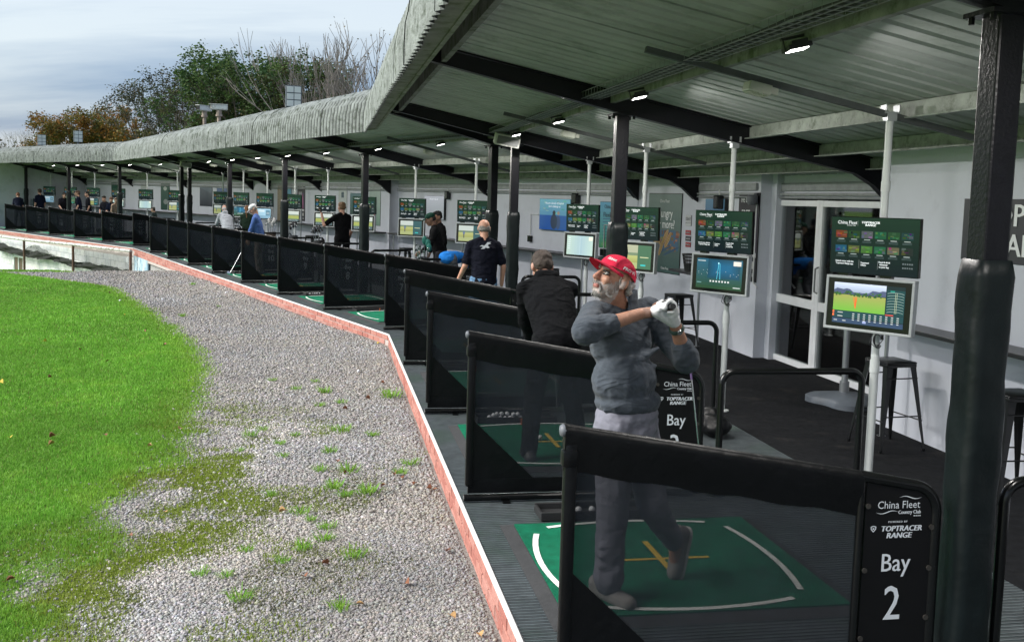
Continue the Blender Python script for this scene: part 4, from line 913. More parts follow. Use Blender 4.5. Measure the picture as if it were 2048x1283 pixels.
def screen_stand(s, k, kind, label, rich=0):
    u = k * BAY; d = thing('screen_stand', label, 'screen stand', S[s].mat(2.965, u), 'screen stands behind the bays')
    zt = ztop(2.965) - (.20 if k % 2 == 0 else .13)
    mb = MB(); mb.tube([(0, 0, .0), (0, 0, 1.0)], .030, 14); mb.tube([(0, 0, 1.0), (0, 0, zt)], .026, 14); mb.lathe([(.034, -.045), (.034, .045)], 14, (0, 0, .92)); mb.lathe([(.032, -.035), (.032, .035)], 14, (0, 0, 2.21)); mb.lathe([(.07, 0), (.07, .012), (.03, .02)], 14)
    mb.build('pole', polem, d, 40)
    mb = MB(); mb.box((0, 0, zt + .01), (.11, .09, .012)); mb.box((-.05, 0, zt + .035), (.008, .08, .06)); mb.box((.05, 0, zt + .035), (.008, .08, .06)); mb.box((0, 0, zt - .02), (.07, .07, .05)); mb.build('bracket', silv, d)
    yw = Matrix.Rotation(R(-57), 4, 'Z'); tl = Matrix.Rotation(R(1.5), 4, 'X')
    o = inst('upper_screen', UPB, d, yw @ Matrix.Translation((0, -.125, 1.785)) @ tl); inst('print', UPR[0 if rich else 1], o, Matrix.Translation((0, -.0008, 0)))
    if rich or k < 5 and s < 2: stuff(inst('print_text', UPT, o))
    o = inst('lower_screen', LBZ, d, yw @ Matrix.Translation((0, -.165, 1.372)) @ Matrix.Rotation(R(-2), 4, 'X')); gl = inst('glass_front', LGL, o); inst('picture', LPR[kind], o, Matrix.Translation((0, .0068, .0)))
    [MB().box(c_, d_).build('mount', blk, d, M=yw) for c_, d_ in (((0, -.05, 1.79), (.2, .09, .10)), ((0, -.06, 1.38), (.2, .11, .10)), ((.1, -.10, 1.573), (.08, .05, .02)), ((-.22, -.10, 1.573), (.08, .05, .02)))]
    if rich:
        mb = MB()
        for q in range(3): pts = [(-.03 + .03 * math.cos(a) + q * .012, -.06 + .01 * q, 1.12 + (.04 + .012 * q) * math.sin(a)) for a in [2 * pi * i / 16 for i in range(15)]]; mb.tube(pts, .0035, 5)
        mb.tube([(-.06, -.06, 1.18), (-.08, -.05, 1.10), (-.02, -.04, 1.06), (.03, -.04, 1.12), (.02, -.05, 1.19)], .0035, 5); mb.build('cable_loop', cabm, d)
    return d
screen_stand(0, 1, 0, 'screen stand showing a sunny fairway with orange shot traces, before the entrance', 1)
screen_stand(0, 2, 1, 'screen stand showing a dark teal night range with two glowing traces', 1)
screen_stand(0, 3, 2, 'screen stand showing an olive field, behind the golfer in the red cap', 1)
screen_stand(0, 4, 3, 'screen stand with a pale washed-out lower screen beside the blue wall television', 1)
for k, kd, lb_ in ((1, 6, 'screen stand showing a golfer on a yellow field beside the bird-emblem man'), (2, 6, 'screen stand showing a golfer in blue, left of the two men with the golf bag'), (3, 4, 'screen stand partly behind the post right of the man touching a screen'), (4, 4, 'screen stand touched by the man in black with his arm raised'),
                   (5, 4, 'screen stand with a yellow-green field beside the tall cafe poster'), (6, 5, 'screen stand with a light blue picture behind the man in a white cap'), (7, 1, 'screen stand with a dark picture in front of the woman with a ponytail'), (8, 6, 'screen stand with a straw-coloured field before the man in a grey top')):
    screen_stand(1, k, kd, lb_)
for k, kd, lb_ in ((1, 6, 'screen stand with a yellow picture beside the far pair of posts'), (2, 3, 'screen stand with a grey picture above the seated child'), (3, 3, 'screen stand behind the woman in a beige top'), (4, 6, 'screen stand with a field picture between the groups of dark-shirted youths'), (5, 2, 'screen stand half hidden by a post among the dark-shirted youths'), (6, 5, 'screen stand with a bright pale blue picture near the end wall')):
    screen_stand(2, k, kd, lb_)

# ================================================================== BAG RAILS
def rail_mesh(v0, v1, h=.885, r_=.09):
    mb = MB(); pts = [(v0, 0, .0), (v0, 0, h - r_)] + [(v0 + r_ - r_ * math.cos(a), 0, h - r_ + r_ * math.sin(a)) for a in [R(15 * i) for i in range(1, 7)]] + [(v1 - r_ + r_ * math.sin(a), 0, h - r_ + r_ * math.cos(a)) for a in [R(15 * i) for i in range(0, 7)]] + [(v1, 0, 0)]
    mb.tube(pts, .024, 12); 
    for v in (v0, v1): mb.lathe([(.0, .012), (.06, .012), (.06, 0)], 14, (v, 0, 0))
    return mb.mesh('bag_rail', tubem, 50)
RM = [rail_mesh(1.98, 2.87), rail_mesh(1.80, 2.87)]
for s, ks in ((0, range(0, 5)), (1, range(1, 9)), (2, range(1, 6))):
    for k in ks:
        o = inst('bag_rail', RM[k % 2], None, S[s].mat(0, k * BAY + (-.0 if s else -.005), 0)); n = [0, 4, 12][s] + k + 2
        tag(o, f'bent black tube bag rail in line with the Bay {NW_[n - 2]} divider', 'rail', 'black bag rails')

# ================================================================== CEILING LIGHTS
hous = mat('lamp_housing', (.03, .031, .033), .5, var=.2); lens = mat('lamp_lens', (.9, .9, .9), .3, var=0, emit=(1, .97, .95), es=5)
hm = MB(); hm.box((0, 0, .02), (.20, .15, .04), bev=.008); hm.box((0, -.06, .05), (.14, .03, .03)); hm.prism([(-.11, .0), (-.10, .0), (-.10, .10), (-.11, .10)], 1, -.01, .01); hm.prism([(.10, .0), (.11, .0), (.11, .10), (.10, .10)], 1, -.01, .01); hm.box((0, 0, .10), (.24, .03, .02)); HM = hm.mesh('housing', hous)
ln_ = MB(); ln_.box((0, 0, -.002), (.15, .10, .004)); LN = ln_.mesh('lens', lens)
LU = [(0, u) for u in (-1.2, 1.55, 4.45, 7.45, 10.05)] + [(1, u) for u in (1.6, 4.4, 7.4, 10.2, 12.85, 15.5, 18.4)] + [(2, u) for u in (1.4, 4.1, 6.8, 9.5, 12.3)]
for i, (s, u) in enumerate(LU):
    d = thing('ceiling_floodlight', 'small lit black floodlight under the cable tray of the canopy', 'floodlight', S[s].mat(1.66, u, ztop(1.7) - .165) @ Matrix.Scale(.72, 4) @ Matrix.Rotation(R(-14), 4, 'Y') @ Matrix.Rotation(R(-6), 4, 'X'), 'lit floodlights under the canopy')
    inst('housing', HM, d); inst('lens', LN, d)
    la = bpy.data.lights.new('lamp', 'AREA'); la.energy = 9; la.size = .16; la.color = (1, .96, .92); lo = bpy.data.objects.new('lamp', la); COL.objects.link(lo); lo.parent = d; lo.location = (0, 0, -.012)
# unistrut bars with small junction heaters in odd bays
stm = mat('strut', (.10, .11, .11), .6, metal=.4, var=.2); hbm = mat('cream_box', (.42, .44, .38), .6, var=.15)
sm_ = MB(); a_ = (1.15, 0, ztop(1.15) - .135); b_ = (3.75, 0, ztop(3.75) - .135)
def beam(mb, a, b, w_, h): 
    a, b = Vector(a), Vector(b); t = b - a; M_ = Matrix.Translation((a + b) / 2) @ t.to_track_quat('X', 'Z').to_matrix().to_4x4(); mb.box((0, 0, 0), (t.length, w_, h), M_)
beam(sm_, a_, b_, .042, .042); SMe = sm_.mesh('strut_bar', stm)
hb_ = MB(); hb_.box((0, 0, 0), (.17, .12, .07), bev=.01); hb_.box((.11, 0, .005), (.06, .08, .05), bev=.008)
for q in range(7): hb_.box((-.06 + q * .02, 0, -.037), (.008, .11, .012))
HB = hb_.mesh('junction_unit', hbm)
for s, ks in ((0, (1, 3)), (1, (1, 3, 5, 7)), (2, (1, 3, 5))):
    for k in ks:
        d = thing('strut_bar', f'grey steel strut with a cream unit under the ceiling above the Bay {NW_[[0, 4, 12][s] + k]} divider', 'strut', S[s].mat(0, k * BAY), 'struts under the canopy'); inst('bar', SMe, d); inst('unit', HB, d, Matrix.Translation((1.95, -.02, ztop(1.95) - .20)) @ Matrix.Rotation(R(11), 4, 'Y'))
# loudspeakers at the bends
spm = mat('speaker_case', (.55, .56, .53), .6, var=.15, stain=(.2, .2, .18), sst=5); spg = mat('speaker_grille', (.16, .165, .165), .7, var=.2, vs=60)
for s, u, v, lb_ in ((0, 10.5, 1.62, 'grey horn loudspeaker hung at the near bend of the canopy'), (1, 21.4, 1.6, 'grey horn loudspeaker hung at the far bend of the canopy')):
    d = thing('loudspeaker', lb_, 'loudspeaker', S[s].mat(v, u, 2.87) @ Matrix.Rotation(R(9), 4, 'Y') @ Matrix.Rotation(R(14), 4, 'X'))
    mb = MB(); mb.box((0, .09, 0), (.37, .18, .17), bev=.02); mb.build('case', spm, d, 40); mb = MB(); mb.box((0, -.004, 0), (.31, .012, .115), bev=.004); mb.build('grille', spg, d); mb = MB(); mb.box((0, .1, .12), (.04, .04, .12)); mb.build('bracket', black, d)
# ================================================================== WALL THINGS
pnt = mat('poster_print', vcol='Col', rough=.45, var=.06, vs=30, spec=.4)
tvp = mat('tv_picture', vcol='Col', rough=.15, var=0, spec=.5, emit='src', es=.18)
ptx = mat('poster_text', (.82, .85, .85), .6, var=0); ptd = mat('poster_dark_text', (.03, .04, .06), .6, var=0)
def WM(s, v, u, z): return S[s].mat(v, u, z, -pi / 2)
A_, B_ = S[0].pt(MW + .01, 10.94), S[1].pt(4.71, 0)
def wedge(px):
    X_ = (A_ - B_).normalized(); n_ = Vector((X_.y, -X_.x, 0)) * -1; d = ray(px); t = (B_ - C0).dot(n_) / d.dot(n_); P = C0 + d * t; return P
def wall_board(name, label, cat, M_, W_, H_, th, paint, frame_m=None, print_m=pnt, text=None, group=None):
    d = thing(name, label, cat, M_, group)
    mb = MB(); mb.box((0, -th / 2 - .002, 0), (W_, th, H_), bev=.003); mb.build('panel', frame_m or signm, d)
    mb = MB(); paint(mb, W_ / 2 * .985, H_ / 2 * .985); mb.build('print', print_m, d, M=Matrix.Translation((0, -th - .0035, 0)))
    if text:
        for grp in {t[4] for t in text}:
            mb = MB()
            for (b, sz, x_, z, g_, *r_) in text:
                if g_ is grp: add_text(mb, b, sz, x_, z, None, *(r_ or [1]))
            mb.build('lettering', grp, d, M=Matrix.Translation((0, -th - .0085, 0)))
    return d
def on_wall(s, v, px0, px1):     # px0 top-left, px1 bottom-right
    a = S[s].onv(px0, v); b = S[s].onv(px1, v); return (a[1] + b[1]) / 2, (a[2] + b[2]) / 2, abs(a[1] - b[1]), abs(a[2] - b[2])
def grad(c0, c1, n=10):
    def f(mb, w_, h):
        for k in range(n): t = k / (n - 1); rect(mb, -w_, -h + 2 * h * k / n, w_, -h + 2 * h * (k + 1) / n, tuple(a * (1 - t) + b * t for a, b in zip(c0, c1)))
    return f
def blobs(mb, w_, h, x0, z0, x1, z1, cols, n, seed, y=-.0006):
    r_ = random.Random(seed)
    for i in range(n):
        cx, cz = r_.uniform(x0, x1), r_.uniform(z0, z1); rx, rz = r_.uniform(.03, .12) * w_, r_.uniform(.02, .07) * h; c = cols[r_.randrange(len(cols))]; mb.col = tuple(max(0, q * r_.uniform(.6, 1.3)) for q in c); k = 9
        mb.add([(min(w_, max(-w_, cx * w_ + rx * math.cos(2 * pi * j / k))), y - i * 2e-5, min(h, max(-h, cz * h + rz * math.sin(2 * pi * j / k)))) for j in range(k)], [list(range(k))])
def ellq(mb, cx, cz, rx, rz, c, y, rot=0, n=18):
    mb.col = c; mb.add([(cx + rx * math.cos(t) * math.cos(rot) - rz * math.sin(t) * math.sin(rot), y, cz + rx * math.cos(t) * math.sin(rot) + rz * math.sin(t) * math.cos(rot)) for t in [2 * pi * j / n for j in range(n)]], [list(range(n))])
# hungry poster (on the wall piece across the bend)
Xw = (A_ - B_).normalized(); wa = math.atan2(Xw.y, Xw.x)
def wedge_M(pxc): P = wedge(pxc); return Matrix.Translation(P) @ Matrix.Rotation(wa, 4, 'Z')
p0, p1 = wedge((1296, 383)), wedge((1362, 384)); pb = wedge((1362, 548)); Wd = (p1 - p0).length; Hh_ = p1.z - pb.z
def hungry(mb, w_, h):
    grad((.05, .11, .10), (.14, .21, .19))(mb, w_, h)
    rect(mb, -w_ * .95, -h * .42, w_ * .9, h * .08, (.05, .13, .22), -.0005)
    blobs(mb, w_, h, -.9, -.40, .85, .06, [(.20, .10, .05), (.32, .18, .08), (.12, .07, .05)], 60, 5, -.0008)
    for a, b, rt in ((.1, -.10, .9), (.28, -.16, .9), (-.35, -.30, 1.2), (-.12, -.36, 1.1)):
        ellq(mb, a * w_, b * h, .30 * w_, .085 * w_, (.48, .32, .14), -.0026, rt); ellq(mb, a * w_, b * h, .26 * w_, .045 * w_, (.24, .09, .04), -.003, rt); ellq(mb, a * w_, b * h, .24 * w_, .012 * w_, (.6, .5, .1), -.0034, rt)
    for q in range(3): ellq(mb, (-.5 + .5 * q) * w_, -.44 * h, .5 * w_, .03 * h, (.03, .09, .17), -.0022, .3)
wall_board('hungry_poster', 'grey-green poster reading Hungry for more over a hot dog photo', 'poster', wedge_M(((1329), 466)), Wd, Hh_, .012, hungry, None, pnt,
           [('China Fleet', .075, 0, Hh_ * .40, ptx, .9), ('Hungry', .20, .02, Hh_ * .245, ptx, .85, .003), ('for more?', .20, .03, Hh_ * .11, ptx, .80, .003), ('China Fleet', .06, .08, -Hh_ * .44, ptx, .9)])
def plain(c): return lambda mb, w_, h: rect(mb, -w_, -h, w_, h, c)
wall_board('white_notice', 'small white notice reading DEAT on the pale pier by the poster', 'notice', wedge_M((1378, 441)), .17, .17, .008, plain((.55, .57, .58)), None, pnt, [('DEAT', .068, 0, .025, ptd, .85), ('INSTALLATION', .022, 0, -.04, ptd, 1)])
for k, (yy, c, lb_) in enumerate(((462, (.45, .03, .04), 'red warning plate, topmost of three beside the hungry poster'), (474, (.02, .02, .03), 'black warning plate, middle of three beside the hungry poster'), (486, (.40, .03, .04), 'red warning plate, lowest of three beside the hungry poster'))):
    wall_board('warning_plate', lb_, 'plate', wedge_M((1377, yy + 3)), .16, .075, .006, lambda mb, w_, h, c=c: (rect(mb, -w_, -h, w_, h, c), rect(mb, -w_ * .8, -h * .35, w_ * .8, h * .3, (.5, .5, .5) if c[0] < .1 else (.02, .02, .02), -.0006)), None, pnt, [('WARNING', .026, 0, 0, ptd if c[0] < .1 else ptx, 1)])
# the cabin poster
u_, z_, W_, H_ = on_wall(0, MW, (1481, 384), (1528, 560)); W_ = .68; u_ = 9.05; z_, H_ = 1.62, 1.2
def cabin(mb, w_, h):
    rect(mb, -w_, -h, w_, h, (.006, .006, .012)); rect(mb, -w_ * .9, -h * .32, w_ * .9, h * .58, (.03, .01, .05), -.0006)
    for k in range(14): rect(mb, w_ * (.05 + .04 * k), -h * .30, w_ * (.12 + .04 * k), h * (.52 - .05 * abs(k - 8)), (.10 + .03 * k, .02, .10 + .02 * k) if k < 9 else (.35, .08, .2), -.001 - k * 2e-5)
    ellq(mb, .35 * w_, .1 * h, .22 * w_, .35 * h, (.40, .12, .28), -.002, .3); ellq(mb, .2 * w_, -.08 * h, .12 * w_, .2 * h, (.6, .3, .4), -.0025, .2)
    rect(mb, -w_ * .9, -h * .46, w_ * .9, -h * .35, (.6, .6, .62), -.0007); rect(mb, .35 * w_, -h * .72, .75 * w_, -h * .55, (.5, .5, .5), -.0007)
    for k in range(5): rect(mb, -w_ * .6 + k * .3 * w_, -h * .9, -w_ * .42 + k * .3 * w_, -h * .82, (.35, .35, .36), -.0007)
wall_board('cabin_poster', 'tall black poster reading THE CABIN with a pink drink picture', 'poster', WM(0, MW, u_, z_), W_, H_, .012, cabin, None, pnt, [('THE CABIN', .11, -.06, .50, ptx, .75, .001), ('FREE', .17, -.08, .30, ptx, .8, .002), ('DINING', .07, .12, -.25, ptd, .9)])
# televisions
def tv1(mb, w_, h):
    grad((.03, .10, .26), (.10, .26, .33))(mb, w_, h); rect(mb, -w_, -h, w_, -.05 * h, (.015, .06, .22), -.0005); blobs(mb, w_, h, -.9, -.1, .9, .9, [(.08, .22, .28), (.14, .30, .34)], 14, 3, -.0008)
    ellq(mb, -.02 * w_, .1 * h, .10 * w_, .17 * h, (.02, .025, .04), -.003); ellq(mb, -.02 * w_, -.45 * h, .22 * w_, .5 * h, (.02, .03, .06), -.0028); ellq(mb, .25 * w_, -.5 * h, .15 * w_, .45 * h, (.03, .05, .12), -.0026); ellq(mb, .27 * w_, .1 * h, .08 * w_, .12 * h, (.22, .16, .13), -.0032)
tvt = mat('tv_text', (.7, .72, .75), .5, var=0, emit=(.7, .72, .75), es=.15)
u_, z_, W_, H_ = on_wall(1, 4.7, (1085, 397), (1145, 463))
wall_board('wall_television', 'wall television with a blue picture of two people', 'television', WM(1, 4.7, u_, z_), W_, H_, .06, tv1, blk, tvp, [('We are a breath of fresh air', .06, 0, H_ * .36, tvt, 1), ('don\'t challenge us', .06, 0, H_ * .26, tvt, 1)])
u_, z_, W_, H_ = on_wall(1, 4.95, (853, 391), (892, 440))
wall_board('wall_television', 'wall television with a grey washed-out picture behind the two men in black', 'television', WM(1, 4.95, u_, z_), W_, H_, .06, grad((.20, .21, .25), (.30, .31, .36)), blk, tvp, [('One day or day one', .06, 0, H_ * .36, tvt, 1)])
u_, z_, W_, H_ = on_wall(1, 4.95, (730, 385), (696, 440))
wall_board('wall_television', 'dark wall television behind the man with the raised arm', 'television', WM(1, 4.69, 13.2, 1.76), 1.05, .62, .06, grad((.01, .02, .03), (.02, .05, .06)), blk, tvp)
o = wall_board('wall_television', 'dark wall television above the counter near the cabin poster', 'television', WM(0, MW, 10.15, 1.92), .75, .42, .06, grad((.02, .05, .10), (.05, .10, .14)), blk, tvp)
# banners
def flex(mb, w_, h): grad((.05, .28, .12), (.12, .40, .62), 14)(mb, w_, h); [rect(mb, -w_ * .7, h * (.25 - .14 * k), w_ * (.5 - .1 * (k % 3)), h * (.28 - .14 * k), (.04, .12, .25), -.0006) for k in range(7)]; ellq(mb, 0, -h * .85, w_ * .8, h * .13, (.12, .34, .14), -.001)
wall_board('blue_banner', 'blue and green banner reading Flexible beside the screen stand', 'banner', WM(1, 4.7, .78, 1.62), .68, .84, .008, flex, None, pnt, [('China', .09, -.1, .33, ptd, .9), ('Flexible', .13, -.05, .18, ptd, .85)])
def pal(c0, c1, seed, marks):
    def f(mb, w_, h): grad(c0, c1)(mb, w_, h); marks and blobs(mb, w_, h, -.8, -.9, .8, .9, marks, 16, seed)
    return f
def golfer(mb, w_, h):
    grad((.20, .33, .26), (.34, .44, .40))(mb, w_, h); 
    for k in range(24): a = 2 * pi * k / 24; ellq(mb, .25 * h * math.cos(a), .25 * h + .25 * h * math.sin(a), .02 * h, .02 * h, (.6, .65, .62), -.001)
    ellq(mb, .0, .30 * h, .03 * h, .13 * h, (.6, .65, .62), -.001, .3); ellq(mb, .02 * h, .47 * h, .035 * h, .035 * h, (.6, .65, .62), -.001); ellq(mb, .05 * h, .10 * h, .02 * h, .1 * h, (.6, .65, .62), -.001, -.2); ellq(mb, 0, -.45 * h, .12 * h, .16 * h, (.35, .06, .06), -.001)
wall_board('golf_banner', 'pale green banner with a round golfer emblem on the pier', 'banner', WM(1, 4.69, 11.95, 1.72), .82, 1.05, .008, golfer)
wall_board('white_banner', 'white banner with a curling emblem left of the black-shirted man', 'banner', WM(1, 4.69, 14.48, 1.68), .72, 1.2, .008, lambda mb, w_, h: (grad((.44, .48, .48), (.52, .57, .56))(mb, w_, h), [ellq(mb, (.3 * (k % 2) - .15) * w_, (.5 + .12 * (k // 2)) * h, .16 * w_, .1 * h, (.05, .09, .12), -.001 - k * 1e-4, k) for k in range(4)], [rect(mb, -.6 * w_ + .5 * k * w_, -.8 * h, -.3 * w_ + .5 * k * w_, -.5 * h, (.05, .07, .1), -.001) for k in range(3)], rect(mb, -.7 * w_, -.2 * h, .7 * w_, -.05 * h, (.15, .17, .2), -.001)))
wall_board('free_poster', 'black poster reading FREE with a pink picture further along', 'poster', WM(1, 4.69, 18.4, 1.70), .8, 1.2, .01, cabin, None, pnt, [('FREE', .2, -.06, .28, ptx, .85), ('THE CABIN', .12, 0, .5, ptx, .8)])
wall_board('menu_poster', 'tall beige menu poster between the far screen stands', 'poster', WM(1, 4.69, 20.75, 1.65), .6, 1.3, .01, pal((.26, .20, .12), (.34, .27, .17), 8, [(.08, .06, .04), (.16, .11, .06)]))
wall_board('blue_board', 'small bright blue board above the counter further along', 'board', WM(1, 4.69, 19.7, 2.0), .5, .4, .01, grad((.08, .30, .45), (.10, .38, .55)))
def forest(mb, w_, h):
    grad((.02, .03, .05), (.12, .16, .20))(mb, w_, h)
    for k in range(26): x_ = w_ * (-.95 + 1.9 * ((k * .381) % 1)); rect(mb, x_, -h, x_ + .03 * w_, h * (.3 + .6 * ((k * .618) % 1)), (.01, .015, .025), -.0008 - k * 1e-5)
def seg3(px0, px1): a = S[2].onv(px0, 4.7); b = S[2].onv(px1, 4.7); return WM(2, 4.7, (a[1] + b[1]) / 2, (a[2] + b[2]) / 2), abs(a[1] - b[1]), abs(a[2] - b[2])
for nm, lb_, p0_, p1_, f in (('forest_picture', 'dark picture of tree trunks left of the man in grey', (400, 373), (425, 413), forest), ('blue_picture', 'plain dark blue board beside the picture of tree trunks', (434, 376), (456, 408), grad((.05, .09, .2), (.08, .14, .28))),
                             ('green_poster', 'dark green poster with a round emblem near the far posts', (322, 366), (340, 420), lambda mb, w_, h: (grad((.02, .07, .05), (.03, .10, .07))(mb, w_, h), ellq(mb, 0, .6 * h, .4 * w_, .16 * h, (.4, .45, .42), -.001), ellq(mb, .1 * w_, -.4 * h, .5 * w_, .2 * h, (.25, .28, .27), -.001))),
                             ('white_poster', 'pale poster with a curling emblem near the far posts', (282, 365), (296, 378), pal((.4, .44, .43), (.46, .5, .49), 4, [(.08, .12, .14)])), ('green_poster', 'dark green poster behind the woman in a beige top', (223, 364), (238, 385), grad((.02, .08, .06), (.03, .10, .07)))):
    M_, w_, h_2 = seg3(p0_, p1_); wall_board(nm, lb_, 'poster', M_, w_, h_2, .01, f)
mb = MB(); d = thing('bay_plate', 'small black plate numbered 20 on the end wall', 'sign', S[2].mat(2.35, 16.3, .0)); mb.box((0, 0, 1.2), (.5, .01, .36)); mb.box((0, .02, .6), (.04, .04, 1.2)); mb.build('plate', signm, d); mb = MB(); add_text(mb, '20', .3, 0, 1.2, Matrix.Translation((0, -.008, 0)), .9, bold=.004); mb.build('number', whitel, d)
# big sign on the near wall
gsg = mat('grey_sign', (.055, .058, .066), .5, var=.05); mbd = 1.86
wall_board('range_sign', 'dark grey wall sign with large white letters behind the padded post', 'sign', WM(0, NW, 3.705 - mbd / 2, 1.905), mbd, .50, .006, plain((.045, .047, .055)), gsg, pnt, [('TOPTRACER', .245, .05, .115, ptx, 1.06, .006), ('RANGE', .245, -.10, -.115, ptx, 1.06, .006)])
# counters
ctm = mat('counter_black', (.025, .026, .028), .35, var=.2, spec=.5); stl = mat('steel_leg', (.40, .42, .44), .35, metal=.7, var=.1)
def counter(s, v0, v1, u0, u1, z, label, legs, rot=None):
    d = thing('wall_counter', label, 'counter', S[s].mat(0, 0)); mb = MB(); mb.box(((v0 + v1) / 2, (u0 + u1) / 2, z - .018), (v1 - v0, u1 - u0, .036), bev=.005); mb.build('counter_top', ctm, d)
    mb = MB(); mb.box((v1 - .03, (u0 + u1) / 2, z - .065), (.04, u1 - u0, .05)); mb.build('batten', wallm, d)
    for u in legs: mb = MB(); mb.tube([(v0 + .06, u, 0), (v0 + .06, u, z - .037)], .019, 10); mb.lathe([(.04, 0), (.04, .008)], 10, (v0 + .06, u, 0)); mb.build('leg', stl, d, 40)
counter(0, 3.98, NW - .003, -8, 4.55, 1.035, 'black wall counter behind the stool on the near wall', (4.35, 1.5, -1.5))
counter(0, 4.28, MW - .003, 9.45, 10.9, 1.045, 'short black counter carrying the black basket', (9.75,))
counter(1, 4.33, 4.697, .35, 5.3, 1.045, 'black counter under the blue wall television', (1.2, 3.0, 4.8))
counter(1, 4.58, 4.947, 5.6, 10.8, 1.045, 'black counter behind the two men with the golf bag', (6.5, 8.5, 10.5))
counter(1, 4.33, 4.687, 11.1, 21.7, 1.045, 'long black counter behind the man with the raised arm', (12.5, 15, 17.5, 20))
counter(2, 4.33, 4.697, .35, 16.2, 1.045, 'long black counter along the farthest wall', (2, 5, 8, 11, 14))
# stools
stb = mat('stool_black', (.012, .013, .014), .3, metal=.2, var=.15, spec=.55)
sl_ = MB(); sl_.box((0, 0, .748), (.305, .305, .022), bev=.010); sl_.box((0, 0, .727), (.30, .30, .03), bev=.006); SL0 = sl_.mesh('seat', stb, 50)
lgm = []
for sx_ in (-1, 1):
    for sy_ in (-1, 1):
        q = MB(); q.add([(sx_ * .085, sy_ * .145, .725), (sx_ * .145, sy_ * .145, .725), (sx_ * .145, sy_ * .085, .725), (sx_ * .21, sy_ * .225, .0), (sx_ * .225, sy_ * .225, .0), (sx_ * .225, sy_ * .21, .0), (sx_ * .11, sy_ * .115, .725), (sx_ * .213, sy_ * .213, .0)], [(0, 1, 4, 3), (1, 2, 5, 4), (2, 6, 7, 5), (6, 0, 3, 7), (0, 6, 2, 1), (3, 4, 5, 7)]); q.lathe([(.012, 0), (.016, .02)], 8, (sx_ * .217, sy_ * .217, 0)); lgm.append(q.mesh('leg', stb))
BR = []
for (a, b, z) in ((-1, 0, .26), (1, 0, .26), (0, -1, .30), (0, 1, .30), (0, -1, .62), (0, 1, .62)):
    e = .145 + .08 * (1 - z / .725); p = (a * e, -e if a else b * e, z); q = (a * e, e, z) if a else (e, b * e, z); p = (a * e, -e, z) if a else (-e, b * e, z); br = MB(); br.tube([p, q], .006, 6); BR.append(br.mesh('brace', stb))
def stool(s, v, u, rz, label):
    d = thing('bar_stool', label, 'stool', S[s].mat(v, u, .003, rz), 'black metal bar stools'); inst('seat', SL0, d); [inst('leg', m_, d) for m_ in lgm]; [inst('brace', m_, d) for m_ in BR]
stool(0, 3.86, 3.98, .12, 'black metal bar stool beside the pole of the fairway screen stand')
stool(0, 3.98, 2.55, -.05, 'black metal bar stool mostly hidden behind the padded post'); stool(0, 4.02, 9.7, .2, 'black metal bar stool under the counter with the basket')
stool(1, 4.1, 1.9, .3, 'black metal bar stool below the blue television'); stool(1, 4.2, 8.6, .1, 'black metal bar stool left of the two men with the golf bag'); stool(1, 4.0, 15.2, .4, 'black metal bar stool behind the man with the raised arm')
# grey plastic base with a leaning steel tube, by the door
bs = thing('stand_base', 'heavy grey plastic base with a steel tube standing by the entrance', 'stand', S[0].mat(4.42, 5.72, .003, .3)); gp = mat('grey_plastic', (.12, .14, .165), .5, var=.12)
mb = MB(); poly = [(.33 * math.cos(a) * (1 + .22 * math.cos(3 * a)), .33 * math.sin(a) * (1 + .22 * math.cos(3 * a))) for a in [2 * pi * i / 30 for i in range(30)]]
vs = [(x_, y_, 0) for x_, y_ in poly] + [(x_, y_, .055) for x_, y_ in poly] + [(x_ * .86, y_ * .86, .085) for x_, y_ in poly] + [(x_ * .2, y_ * .2, .13) for x_, y_ in poly]
mb.add(vs, [(k * 30 + i, k * 30 + (i + 1) % 30, (k + 1) * 30 + (i + 1) % 30, (k + 1) * 30 + i) for k in range(3) for i in range(30)] + [tuple(range(90, 120))]); mb.build('base', gp, bs, 50); mb = MB(); mb.tube([(0, 0, .10), (0, 0, .24)], .05, 14); mb.tube([(0, 0, .2), (.05, .06, 1.35)], .033, 14); mb.build('tube', stl, bs, 40)
# black basket on the counter
bk_ = thing('ball_basket', 'black perforated plastic basket on the short counter', 'basket', S[0].mat(4.47, 10.42, 1.046, .2)); mb = MB()
for z, r_ in ((.005, .105), (.10, .122), (.15, .131), (.20, .139), (.245, .147)): mb.tube([(r_ * math.cos(a), r_ * math.sin(a), z) for a in [2 * pi * i / 20 for i in range(21)]], .007 if z < .24 else .011, 6)
for i in range(20): a = 2 * pi * i / 20; mb.tube([(.105 * math.cos(a), .105 * math.sin(a), .005), (.147 * math.cos(a), .147 * math.sin(a), .245)], .006, 5)
mb.lathe([(.0, .006), (.105, .006)], 20); mb.lathe([(.105, .004), (.121, .095)], 20); mb.build('basket_body', traym, bk_)
# sockets and conduit
for s, v, u, z, lb_ in ((1, 4.7, 3.55, 1.24, 'black weatherproof socket left of the blue television'), (1, 4.7, .95, 1.12, 'black weatherproof socket below the blue banner'), (0, NW, 1.95, .72, 'black power socket strip under the near counter')):
    d = thing('wall_socket', lb_, 'socket', WM(s, v, u, z)); mb = MB(); mb.box((0, -.03, 0), (.13, .06, .13), bev=.012); mb.build('box', blk, d); mb = MB(); mb.tube([(0, -.02, .06), (0, -.02, .5), (.3, -.02, .5)], .01, 6); mb.build('conduit', polem, d)
d = thing('bulkhead_lamp', 'white wall lamp on a conduit beside the entrance', 'wall lamp', WM(0, MW, 8.78, 2.12)); mb = MB(); mb.lathe([(0, -.07), (.05, -.065), (.075, -.02), (.075, .05), (.05, .07), (0, .07)], 14, (0, -.09, 0)); mb.build('lamp_body', capm, d, 40); mb = MB(); mb.tube([(0, -.02, -.06), (0, -.02, -1.1), (.12, -.02, -1.16)], .012, 6); mb.build('conduit', polem, d)
